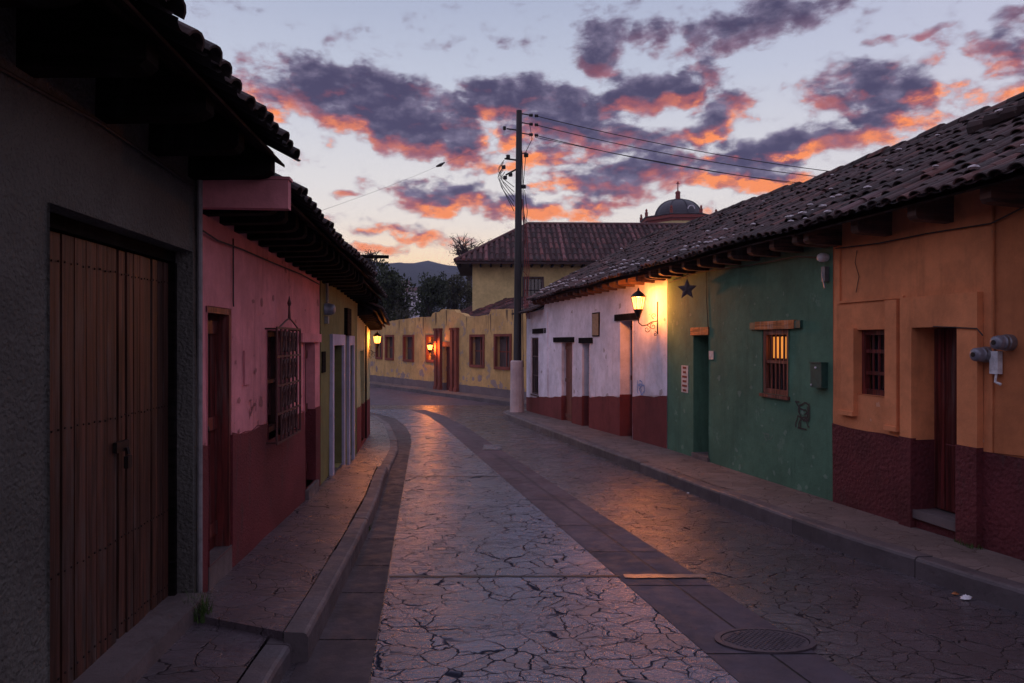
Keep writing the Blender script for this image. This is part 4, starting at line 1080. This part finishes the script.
flakes(mb, YW, lo_, hi_, -.25, .7, wr + [yd], 70, .30, 8); flakes(mb, YW, lo_, hi_, .5, 2.6, wr + [yd], 25, .18, 9)
mb.cm = 2; rd = random.Random(3)
for i in range(34):      # dark rain streaks below the parapet
    a = rd.uniform(lo_ + .3, hi_ - .3); zt = min(ytop(a), ytop(a + .1)) - .03; w = rd.uniform(.015, .06); h = rd.uniform(.2, 1.0)
    mb.add([YW.p(a - w, disp(YW, a, 2.5) + .012, zt), YW.p(a + w, disp(YW, a, 2.5) + .012, zt), YW.p(a + w * .5, disp(YW, a, 2.2) + .012, zt - h * .7), YW.p(a, disp(YW, a, 2.1) + .012, zt - h), YW.p(a - w * .6, disp(YW, a, 2.2) + .012, zt - h * .6)], [(0, 1, 2, 3, 4)])
mb.cm = 0
obj('wall', mb, [M['yellow'], plaster('bare_plaster', (.33, .25, .23)), plaster('rain_stain', (.20, .14, .08))], yb_)
wainscot(YW, yb_, lo_, hi_, -.33, -.30, [yd], M['greyfoot'], .3, name='grey_foot')
for o in wr:
    b = MB(); e = .10
    YW.box(b, o[0] - e, o[0] + .02, -.1, .05, o[2] - e, o[3] + e); YW.box(b, o[1] - .02, o[1] + e, -.1, .05, o[2] - e, o[3] + e)
    YW.box(b, o[0] + .02, o[1] - .02, -.1, .048, o[3] - .02, o[3] + e); YW.box(b, o[0] + .02, o[1] - .02, -.1, .07, o[2] - e, o[2] + .03)
    fr_ = obj('window', b, M['terra'], yb_)
    g_ = MB(); YW.box(g_, o[0], o[1], -.26, -.24, o[2], o[3]); obj('shutter', g_, M['greywood'], fr_)
    g_ = MB(); am = (o[0] + o[1]) / 2
    YW.box(g_, am - .03, am + .03, -.23, -.2, o[2], o[3]); YW.box(g_, o[0] + .02, o[1] - .02, -.235, -.205, (o[2] + o[3]) / 2 - .03, (o[2] + o[3]) / 2 + .03); obj('mullion', g_, M['terra'], fr_)
for (x0, x1, xm) in ((436.6, 442.4, 0), (452.5, 459, 0)):
    a0, a1 = YW.hit(x1, 340)[0], YW.hit(x0, 340)[0]; w = (a1 - a0)
    for (u0, u1) in ((0, .36), (.64, 1)):
        b = MB(); YW.box(b, a0 + w * u0, a0 + w * u1, 0, .16, -.8, 2.42); YW.box(b, a0 + w * u0 - .03, a0 + w * u1 + .03, 0, .2, 2.424, 2.55); YW.box(b, a0 + w * u0 - .03, a0 + w * u1 + .03, 0, .2, -.86, -.5)
        obj('pilaster', b, M['terra'], yb_)
plank_door(YW, yb_, yd, -.18, M['reddoor'], 3)
b = MB(); YW.box(b, yd[0] - .12, yd[1] + .12, 0, .07, yd[3] + .004, yd[3] + .25); obj('lintel', b, M['terra'], yb_)
LAMPS.append(lantern(YW, YW.hit(437.5, 345)[0], YW.hit(431, 347, .45)[1] + .02, .45, 'small far lit lantern on the yellow building beside the door pilaster', 1.05, 'lampglass2', 170))
# tiled roof behind the parapet
tile_roof(YW, yb_, YW.hit(500, 300)[0] - 3, YW.hit(378, 320)[0], -.32, lambda a: 2.75 + .03 * math.sin(a), -3.4, lambda a: 4.1 if a < 9 else 3.35, M['tile_far'], pitch=.3, row=.5, rad=.12, seg=4)

# two storey house behind
th = thing('two_storey_house', 'pale yellow two storey house with a broad hipped tile roof behind the yellow building', 'house', (3, 40, -.86))
TW = Wall((-2.15, 38), (15, 38.6), True)  # runs to the right
ow2 = TW.rect(524, 278, 542, 301)
mb = MB(); sheet(TW, mb, 0, 17, -1, lambda a: 6.1, [ow2], 0, .8); reveals(TW, mb, ow2, 0, .3)
for a in (0, 17): mb.add([TW.p(a, 0, -1), TW.p(a, -8, -1), TW.p(a, -8, 6.1), TW.p(a, 0, 6.1)], [(0, 1, 2, 3)])
mb.add([TW.p(0, -8, -1), TW.p(17, -8, -1), TW.p(17, -8, 6.1), TW.p(0, -8, 6.1)], [(0, 1, 2, 3)])
mb.add([TW.p(0, -.7, -1), TW.p(17, -.7, -1), TW.p(17, -.7, 6.0), TW.p(0, -.7, 6.0)], [(0, 1, 2, 3)])
obj('wall', mb, M['yellow2'], th)
b = MB(); TW.box(b, ow2[0] - .1, ow2[1] + .1, 0, .05, ow2[3] + .004, ow2[3] + .1); TW.box(b, ow2[0] - .1, ow2[0] + .03, -.1, .048, ow2[2], ow2[3]); TW.box(b, ow2[1] - .03, ow2[1] + .1, -.1, .048, ow2[2], ow2[3]); wf = obj('window', b, M['greywood'], th)
g_ = MB(); TW.box(g_, ow2[0], ow2[1], -.25, -.22, ow2[2], ow2[3]); obj('pane', g_, M['glass'], wf)
g_ = MB()
for i in range(1, 5): am = ow2[0] + (ow2[1] - ow2[0]) * i / 5; TW.box(g_, am - .015, am + .015, -.1, -.07, ow2[2], ow2[3])
TW.box(g_, ow2[0], ow2[1], -.12, -.1, (ow2[2] + ow2[3]) / 2 - .02, (ow2[2] + ow2[3]) / 2 + .02); obj('window_bars', g_, M['iron'], wf)
def hip_roof(W_, root, a0, a1, te, ze, run, rise, m, pitch=.30, dep=8.0):
    mb = MB(); n = int((a1 - a0) / pitch); seg = 5; rd = pitch * .36
    tr = te - run
    mb.add([W_.p(a0, te, ze), W_.p(a1, te, ze), W_.p(a1 - run, tr, ze + rise), W_.p(a0 + run, tr, ze + rise)], [(0, 1, 2, 3)], .1)
    mb.add([W_.p(a0, te, ze), W_.p(a0 + run, tr, ze + rise), W_.p(a0, te - 2 * run, ze)], [(0, 1, 2)], .2)
    mb.add([W_.p(a1, te, ze), W_.p(a1 - run, tr, ze + rise), W_.p(a1, te - 2 * run, ze)], [(0, 1, 2)], .2)
    mb.add([W_.p(a0, te - 2 * run, ze), W_.p(a1, te - 2 * run, ze), W_.p(a1 - run, tr, ze + rise), W_.p(a0 + run, tr, ze + rise)], [(0, 1, 2, 3)], .2)
    mb.add([W_.p(a0, te, ze - .02), W_.p(a1, te, ze - .02), W_.p(a1, te - 2 * run, ze - .02), W_.p(a0, te - 2 * run, ze - .02)], [(0, 1, 2, 3)], .0)
    W_.box(mb, a0, a1, te - .06, te + .01, ze - .14, ze - .03, .05)
    for i in range(n):
        a = a0 + pitch * (i + .5); um = min(1, (a - a0) / run, (a1 - a) / run); nr = max(1, int(um * run / .55))
        light = (i % 14 == 5)
        for j in range(nr):
            u0, u1 = um * j / nr, um * (j + 1) / nr; vs = []; r = .97 if light else random.random() * .85
            jx = random.uniform(-.015, .015)
            for (u, hh, rr) in ((u0, .045, rd), (u1, .02, rd * .85)):
                for q in range(seg + 1):
                    tht = math.pi * q / seg; vs.append(W_.p(a + jx + math.cos(tht) * rr, te - run * u + .0, ze + rise * u + hh + math.sin(tht) * rr * (1.3 if light else 1)))
            mb.add(vs, [(q, q + 1, seg + 2 + q, seg + 1 + q) for q in range(seg)] + [tuple(range(seg + 1))], r)
    mb.tube([W_.p(a0 + run, tr, ze + rise + .05), W_.p(a1 - run, tr, ze + rise + .05)], .12, 8, r=.6)
    mb.tube([W_.p(a0, te, ze + .05), W_.p(a0 + run, tr, ze + rise + .05)], .11, 8, r=.6)
    return obj('roof', mb, m, root)
hip_roof(TW, th, -.9, 19, 1.0, 6.10, 4.1, 2.62, M['tile_far'])
b = MB()
for i in range(34):
    a = -.7 + i * .55; TW.box(b, a, a + .1, .0, .93, 5.88, 5.98, random.random())
obj('rafter_tails', b, M['dkwood'], th)

# church dome
ch = thing('church', 'distant church with a dark dome and red cornice above the roofs', 'church', (21, 92, -.86))
cx, cy = 21.8, 92; b = MB(); zc = lambda py: EYE + (341 - py) / F * 92; z87 = lambda py: EYE + (341 - py + 2.5) / F * 87.4
b.lathe((cx, cy, 0), [(4.6, -1), (4.6, z87(220)), (4.5, z87(220) + .01)], 8, rot=.39); obj('tower_base', b, M['yellow2'], ch)
b = MB(); b.lathe((cx, cy, 0), [(4.65, z87(222)), (4.65, z87(219.6)), (4.9, z87(219)), (4.9, z87(216)), (4.7, z87(215.6))], 8, rot=.39); obj('cornice', b, M['churchred'], ch)
b = MB(); b.lathe((cx, cy, 0), [(5.0, z87(215.6) + .01), (5.05, z87(214.8)), (4.5, z87(214.7))], 8, rot=.39); obj('ledge', b, M['galv'], ch)
b = MB(); prof = []; r0 = 3.05; zF = z87(214.7); zD = zF + .3; hh = zc(199.5) - zD
for i in range(11):
    u = i / 10 * math.pi / 2; prof.append((r0 * math.cos(u) + .02, zD + hh * math.sin(u)))
b.lathe((cx, cy, 0), prof, 24)
for k in range(8):
    tht = k * math.pi / 4 + .2; b.tube([(cx + math.cos(tht) * (r0 * math.cos(i / 8 * 1.5) + .03), cy + math.sin(tht) * (r0 * math.cos(i / 8 * 1.5) + .03), zD + hh * math.sin(i / 8 * 1.5) + .04) for i in range(9)], .09, 5)
obj('dome', b, M['dome'], ch, False)
b = MB(); b.lathe((cx, cy, 0), [(.35, zc(200.5)), (.30, zc(193)), (.38, zc(192.6)), (.30, zc(191.5)), (.08, zc(190)), (.06, zc(184)), (.13, zc(182.5)), (.05, zc(181))], 10); b.box(cx - .25, cx + .25, cy - .04, cy + .04, zc(183.6), zc(183.1)); obj('lantern_spire', b, M['churchred'], ch)
b = MB(); prof = [(math.cos(i / 10 * math.pi), math.sin(i / 10 * math.pi)) for i in range(11)]
b.tube([(cx + 1.0 + .42 * p_[0], cy - 3.0, zc(212.6) + .45 * p_[1]) for p_ in prof], .07, 5); obj('dormer_arch', b, M['hillhouse'], ch)
for k in range(8):
    tht = .39 + k * math.pi / 4; x, y = cx + math.cos(tht) * 4.85, cy + math.sin(tht) * 4.85
    b = MB(); b.lathe((x, y, 0), [(.20, zF), (.20, zF + .45), (.26, zF + .5), (.1, zF + .58), (.17, zF + .75), (.1, zF + .9), (.02, zF + 1.0)], 8); obj('finial', b, M['churchred'], ch)

# ------------------------------------------------------------------ utility pole, wires
PX, PY = .17, 23.35
up = thing('utility_pole', 'tall dark wooden utility pole with a pale cement foot at the street corner', 'utility pole', (PX, PY, zr(PY) + .17))
b = MB(); b.tube([(PX, PY, -.6), (PX + .03, PY, 4), (PX + .07, PY, 9.55)], [.145, .125, .095], 14, r=.5); obj('pole', b, M['pole'], up, True)
b = MB(); b.tube([(PX, PY, -.7), (PX, PY, .6), (PX, PY, 1.18), (PX, PY, 1.22)], [.24, .225, .22, .19], 14); obj('cement_foot', b, M['polebase'], up)
b = MB()
def insul(mb, c, ax=(1, 0, 0), s=1.0):
    mb = MB()
    mb.lathe(c, [(.02 * s, 0), (.05 * s, .01), (.055 * s, .05), (.03 * s, .06), (.055 * s, .07), (.05 * s, .12), (.02 * s, .13)], 10, ax); obj('insulator', mb, M['black'], up)
b2 = MB()
for i, z in enumerate((9.45, 9.15, 8.80)):
    b2.tube([(PX + .15, PY, z), (PX + .45, PY, z - .05)], .02, 6); insul(b, (PX + .40, PY, z - .05)); insul(b, (PX + .58, PY, z - .07))
b2.tube([(PX, PY, 8.9), (PX - .35, PY, 8.95)], .025, 6); insul(b, (PX - .42, PY - .0, 8.9), (0, 0, 1))
b2.tube([(PX, PY, 7.9), (PX - .42, PY, 7.95)], .03, 6); b2.tube([(PX - .02, PY, 7.6), (PX - .38, PY, 7.4)], .03, 6)
for dx, z in ((-.30, 7.95), (-.45, 7.6), (-.22, 7.35), (-.4, 7.25)): insul(b, (PX + dx, PY, z), (0, 0, 1), 1.3)
b2.tube([(PX, PY, 8.1), (PX + .32, PY, 8.15)], .02, 6); insul(b, (PX + .30, PY, 8.0), (0, 0, 1), 1.5); insul(b, (PX + .22, PY, 6.95), (0, 0, 1), 1.5)
obj('crossarm', b2, M['black'], up)
b = MB()
rd = random.Random(4)
for k in range(6):
    x0 = PX - .42 + rd.uniform(-.05, .1); z0 = 7.9 - k * .08; b.tube([(x0, PY, z0), (x0 - .18, PY, z0 - .25), (x0 - .05, PY, z0 - .6), (PX - .1, PY, z0 - .9 - k * .08)], .012, 5)
b.tube([(PX + .42, PY, 9.1), (PX + .5, PY, 8.6), (PX + .3, PY, 8.2), (PX + .2, PY, 7.0)], .012, 5)
b.tube([(PX + .16, PY - .05, 8.2), (PX + .22, PY - .05, 6), (PX + .18, PY - .1, 3), (PX + .2, PY - .1, 1)], .015, 5)
b.tube([(PX + .25, PY, 6.9), (PX + .34, PY, 6.2), (PX + .26, PY, 5.2), (PX + .15, PY, 4)], .012, 5)
obj('cable_loops', b, M['cable'], up)
b = MB()
for k, dx in enumerate((.22, .27, .32)):
    b.tube([(PX + dx - .1, PY, 7.0 - k * .4), (PX + dx, PY, 5.6), (PX + dx + .04 + k * .02, PY, 4.2), (PX + dx + .02, PY, 3.2), (PX + dx + .1, PY, 2.6)], .013, 5)
for z in (6, 5.4, 4.8, 4.2, 3.6): b.tube([(PX + .2, PY, z), (PX + .38, PY, z - .2)], .008, 4)
obj('red_cables', b, M['redcable'], up)
def wire(p0, p1, sag, r=.014, n=18):
    b = MB(); p0, p1 = Vector(p0), Vector(p1)
    b.tube([p0.lerp(p1, i / n) - Vector((0, 0, sag * 4 * (i / n) * (1 - i / n))) for i in range(n + 1)], r, 5); return b
for i, (z0, z1, lab) in enumerate(((9.38, 7.35, 'topmost of the four overhead wires running from the pole to the right'), (9.08, 7.22, 'second overhead wire from the top running from the pole to the right'), (8.73, 7.05, 'third overhead wire from the top running from the pole to the right'), (8.66, 6.6, 'lowest overhead wire running from the pole to the right'))):
    tag(obj('overhead_wire', wire((PX + .6, PY, z0), (16, 24.5, z1), .35 + .05 * i)if i < 3 else wire((PX + .6, PY, z0), (16, 24.5, z1), .2, .010), M['cable']), lab, 'wire', 'overhead wires')
wl = wire((PX - .05, PY, 9.0), (-3.6, 12.6, 4.15), .15, .0025)
tag(obj('overhead_wire', wl, M['cable']), 'thin overhead wire running from the pole down to the left roofs', 'wire', 'overhead wires')
b = MB(); pm = Vector((PX - .05, PY, 9.0)).lerp(Vector((-3.6, 12.6, 4.15)), .52) - Vector((0, 0, .15)); b.tube([pm - Vector((.10, .05, .05)), pm, pm + Vector((.10, .05, .08))], [.02, .045, .015], 7)
tag(obj('wire_splice', b, M['black']), 'small dark splice on the thin wire left of the pole', 'cable splice')

# ------------------------------------------------------------------ manhole cover, litter, weeds
my = 4.62; mx = 1.67; mt = thing('manhole_cover', 'round studded iron manhole cover in the dark paving band', 'manhole cover', (mx, my, zr(my)))
def gdisc(b, r0, r1, z0, z1, n=36):
    vs = []; 
    for rr, zz in ((r0, z0), (r0, z1), (r1, z1), (r1, z0)):
        for k in range(n): th_ = 2 * math.pi * k / n; y = my + math.sin(th_) * rr * .62; vs.append((mx + math.cos(th_) * rr, y, zr(y) + zz))
    b.add(vs, [(i * n + k, i * n + (k + 1) % n, (i + 1) * n + (k + 1) % n, (i + 1) * n + k) for i in range(3) for k in range(n)])
mm = plain('cast_iron', (.070, .056, .070), .5, .2)
b = MB(); gdisc(b, .33, .29, -.01, .016); obj('rim', b, mm, mt)
b = MB(); gdisc(b, .283, .0, -.01, .012); obj('lid', b, mm, mt)
b = MB()
for i in range(-7, 8):
    for j in range(-7, 8):
        x, y = i * .037 + (j % 2) * .018, j * .036
        if x * x + y * y < .26 ** 2: b.lathe((mx + x, my + y * .62, zr(my + y * .62) + .012), [(.012, -.002), (.009, .007)], 6)
obj('studs', b, mm, mt)
def grass_tuft(x, y, z, n, h, label, seed, sx=.08, sy=.08):
    rd = random.Random(seed); b = MB()
    for i in range(n):
        px, py = x + rd.uniform(-sx, sx), y + rd.uniform(-sy, sy); a_ = rd.uniform(0, 6.28); L = h * rd.uniform(.5, 1.1); le = rd.uniform(.2, .8); w = .004
        dx, dy = math.cos(a_), math.sin(a_); vs = []
        for k in range(4):
            u = k / 3; c = Vector((px + dx * le * L * u * u, py + dy * le * L * u * u, z + L * u * (1 - .25 * le * u))); ww = w * (1 - u * .85)
            vs += [c + Vector((-dy * ww, dx * ww, 0)), c - Vector((-dy * ww, dx * ww, 0))]
        b.add(vs, [(2 * k, 2 * k + 1, 2 * k + 3, 2 * k + 2) for k in range(3)], rd.random())
    tag(obj('weed', b, M['grass']), label, 'weed', 'weeds in the paving joints')
grass_tuft(-2.07, 4.60, .03, 130, .17, 'tuft of grass at the foot of the grey wall beside the garage door', 1)
a_, z_ = OW.hit(975, 545); p_ = OW.p(a_, .05, z_); grass_tuft(p_[0] - .02, p_[1], zr(p_[1]) + .168, 110, .05, 'low flat weeds at the foot of the maroon wall by the orange door', 2, .06, .14)
grass_tuft(-1.5 - .07, 7.65, zr(7.6) + .0, 40, .10, 'tiny weed growing at the left kerb face in the gutter', 3, .02, .05)
def litter(px, y, size, label, m, seed, x=None):
    x = (px - 512) / F * y if x is None else x; rd = random.Random(seed); b = MB(); n = 9; vs = []
    for i, (rr, h) in enumerate(((1, .002), (.8, .4), (.35, .75))):
        for k in range(n): th_ = 6.283 * k / n; q = rr * rd.uniform(.6, 1.2); vs.append((x + math.cos(th_) * size * q * 1.6, y + math.sin(th_) * size * q, zr(y) + .008 + h * size * rd.uniform(.6, 1.1)))
    b.add(vs, [(i * n + k, i * n + (k + 1) % n, (i + 1) * n + (k + 1) % n, (i + 1) * n + k) for i in range(2) for k in range(n)] + [tuple(2 * n + k for k in range(n))])
    tag(obj('litter', b, m), label, 'litter', 'litter in the gutters')
litter(966, 5.45, .035, 'crumpled white plastic wrapper in the right gutter below the orange door', M['whitepl'], 1)
litter(955, 5.55, .018, 'small brown scrap beside the white wrapper in the right gutter', M['lintel_o'], 2)
litter(688, 9.8, .014, 'tiny white scrap on the roadway by the right kerb in front of the green house', M['whitepl'], 3)
litter(336, 5.6, .012, 'tiny pale scrap in the left gutter', M['whitepl'], 4)

# ------------------------------------------------------------------ trees
def tree(name, label, x, y, h, rx, rz, m, n=5000, leaf=.14, bare=False, seed=1, cz=None, base=-.9):
    rd = random.Random(seed); t = thing(name, label, 'tree', (x, y, base), 'trees beyond the rooftops')
    cz = cz or h - rz; b = MB(); ends = []
    b.tube([(x, y, base), (x + rd.uniform(-.1, .1), y, (base + cz) / 2), (x, y, cz)], [h * .035, h * .026, h * .018], 8, r=.5)
    for i in range(26 if bare else 14):
        th_ = rd.uniform(0, 6.28); ph_ = rd.uniform(.15, 1.4); L = rd.uniform(.6, 1.0)
        s = Vector((x, y, cz + rd.uniform(-rz * .8, rz * .1)))
        e = Vector((x + math.cos(th_) * math.sin(ph_) * rx * L, y + math.sin(th_) * math.sin(ph_) * rx * L, cz + math.cos(ph_) * rz * L))
        mdp = s.lerp(e, .5) + Vector((rd.uniform(-.2, .2), rd.uniform(-.2, .2), rd.uniform(0, .3)))
        b.tube([s, mdp, e], [h * .012, h * .007, h * .002], 5, r=.5); ends.append(e)
        for k in range(9 if bare else 2):
            q = mdp.lerp(e, rd.uniform(0, 1)); e2 = q + Vector((rd.uniform(-1, 1), rd.uniform(-1, 1), rd.uniform(-.1, 1))) * rx * .38
            b.tube([q, q.lerp(e2, .5) + Vector((0, 0, .05)), e2], [h * .004, h * .003, h * .0012], 4, r=.5); ends.append(e2)
    obj('trunk', b, M['bark'], t)
    b = MB(); clumps = [(e, rd.uniform(.18, .42) * rx) for e in ends] + [(Vector((x + rd.gauss(0, .4) * rx, y + rd.gauss(0, .4) * rx, cz + rd.gauss(0, .38) * rz)), rd.uniform(.2, .4) * rx) for _ in range(0 if bare else 26)]
    for i in range(n):
        c, r_ = clumps[rd.randrange(len(clumps))]; d = Vector((rd.gauss(0, 1), rd.gauss(0, 1), rd.gauss(0, .8))); d = d.normalized() * r_ * rd.random() ** .4
        p_ = c + d; u = Vector((rd.gauss(0, 1), rd.gauss(0, 1), rd.gauss(0, 1))).normalized(); w = u.cross(Vector((rd.gauss(0, 1), rd.gauss(0, 1), rd.gauss(0, 1)))).normalized()
        s = leaf * rd.uniform(.5, 1.2)
        b.add([p_ - u * s, p_ + w * s * .5, p_ + u * s, p_ - w * s * .5], [(0, 1, 2, 3)], rd.random())
    obj('crown', b, m, t); return t
tree('leafy_tree', 'dense dark tree rising behind the corner of the left houses', -9.1, 49, 6.9, 2.0, 2.5, M['leaf'], 6000, .15, seed=11)
tree('leafy_tree', 'bushy green tree behind the left part of the yellow building', -6.7, 57, 7.0, 1.7, 1.9, M['leaf'], 5000, .14, seed=12)
tree('leafy_tree', 'loose olive tree behind the middle of the yellow building', -4.9, 60, 7.3, 1.9, 2.1, M['leaf2'], 4500, .13, seed=13)
tree('bare_tree', 'thin bare tree with red light painted into its crown left of the hipped roof', -4.0, 66, 11.6, 2.4, 2.6, M['leaf3'], 1500, .06, True, seed=14)
tree('leafy_tree', 'low dark tree on the slope left of the bushy tree', -13.3, 75, 6.6, 2.6, 2.8, M['leaf2'], 4000, .18, seed=15)
tree('bare_tree', 'sparse twiggy tree top peeping above the left roofs', -14.3, 70, 11.2, 1.7, 2.6, M['leaf'], 350, .06, True, seed=16)

# ------------------------------------------------------------------ hills and hillside houses
def hz(x, y):
    r = 0
    u = (x / y) if y > 1 else 0
    k = max(0, min(1, (y - 260) / 640)); k = k * k * (3 - 2 * k)
    prof = 122 - 26 * max(0, (u + .12)) / .25 + 10 * noise.noise(Vector((u * 7, 1, 0))) - 14 * max(0, (u - .1))
    return -2 + k * prof * .83 + (noise.noise(Vector((x * .008, y * .008, 3))) * 18 + noise.noise(Vector((x * .03, y * .03, 7))) * 5) * k
mb = MB(); nx, ny = 130, 44; vs = []
for j in range(ny + 1):
    y = 240 + (1100 - 240) * j / ny
    for i in range(nx + 1): x = (-1.3 + 2.6 * i / nx) * y; vs.append((x, y, hz(x, y)))
mb.add(vs, [(j * (nx + 1) + i, j * (nx + 1) + i + 1, (j + 1) * (nx + 1) + i + 1, (j + 1) * (nx + 1) + i) for j in range(ny) for i in range(nx)])
struct('hills', mb, M['hill'], True)
for i, (px, py, y, w, hh, rot, lab) in enumerate(((398, 290, 190, 5, 3.5, .2, 'small white house highest on the far wooded slope'), (411, 301, 150, 3.2, 4.2, -.1, 'narrow white house low on the far slope above the yellow building'), (405, 305, 158, 4, 2.6, .3, 'small squat white house left of the narrow one on the far slope'), (390, 304, 170, 4.5, 2.8, 0, 'pale house half hidden by the dark tree on the far slope'))):
    x = (px - 512) / F * y; z0 = EYE + (341 - py) / F * y - hh / 2; t = thing('hillside_house', lab, 'house', (x, y, z0), 'hillside houses')
    b = MB(); b.box(x - w / 2, x + w / 2, y, y + 5, -3, z0 + hh); obj('wall', b, M['hillhouse'], t)
    b = MB(); b.add([(x - w / 2 - .3, y - .4, z0 + hh), (x + w / 2 + .3, y - .4, z0 + hh), (x + w / 2 + .3, y + 5.4, z0 + hh), (x - w / 2 - .3, y + 5.4, z0 + hh), (x - w / 2 - .3, y + 2.5, z0 + hh + 1.2), (x + w / 2 + .3, y + 2.5, z0 + hh + 1.2)], [(0, 1, 5, 4), (3, 2, 5, 4), (0, 4, 3), (1, 2, 5), (0, 1, 2, 3)], .5); obj('roof', b, M['tile_far'], t)
    for k in (-1, 1):
        b = MB(); b.box(x + k * w * .22 - .35, x + k * w * .22 + .35, y - .03, y - .002, z0 + hh * .45, z0 + hh * .8); obj('window', b, M['glass'], t)

# ------------------------------------------------------------------ evening haze over the valley
hm = bpy.data.materials.new('haze'); hm.use_nodes = True; hm.node_tree.nodes.clear(); t = NT(hm.node_tree)
pv = t.n('ShaderNodeVolumePrincipled'); pv.inputs['Color'].default_value = (.60, .66, .98, 1); pv.inputs['Density'].default_value = .00038
o = t.n('ShaderNodeOutputMaterial'); hm.node_tree.links.new(pv.outputs[0], o.inputs['Volume'])
b = MB(); b.box(-1480, 1480, -62, 1110, -4, 125); hz_o = obj('haze', b, hm); hz_o['kind'] = 'stuff'
bm = bmesh.new(); bm.from_mesh(hz_o.data); bmesh.ops.recalc_face_normals(bm, faces=bm.faces); bm.to_mesh(hz_o.data); bm.free()
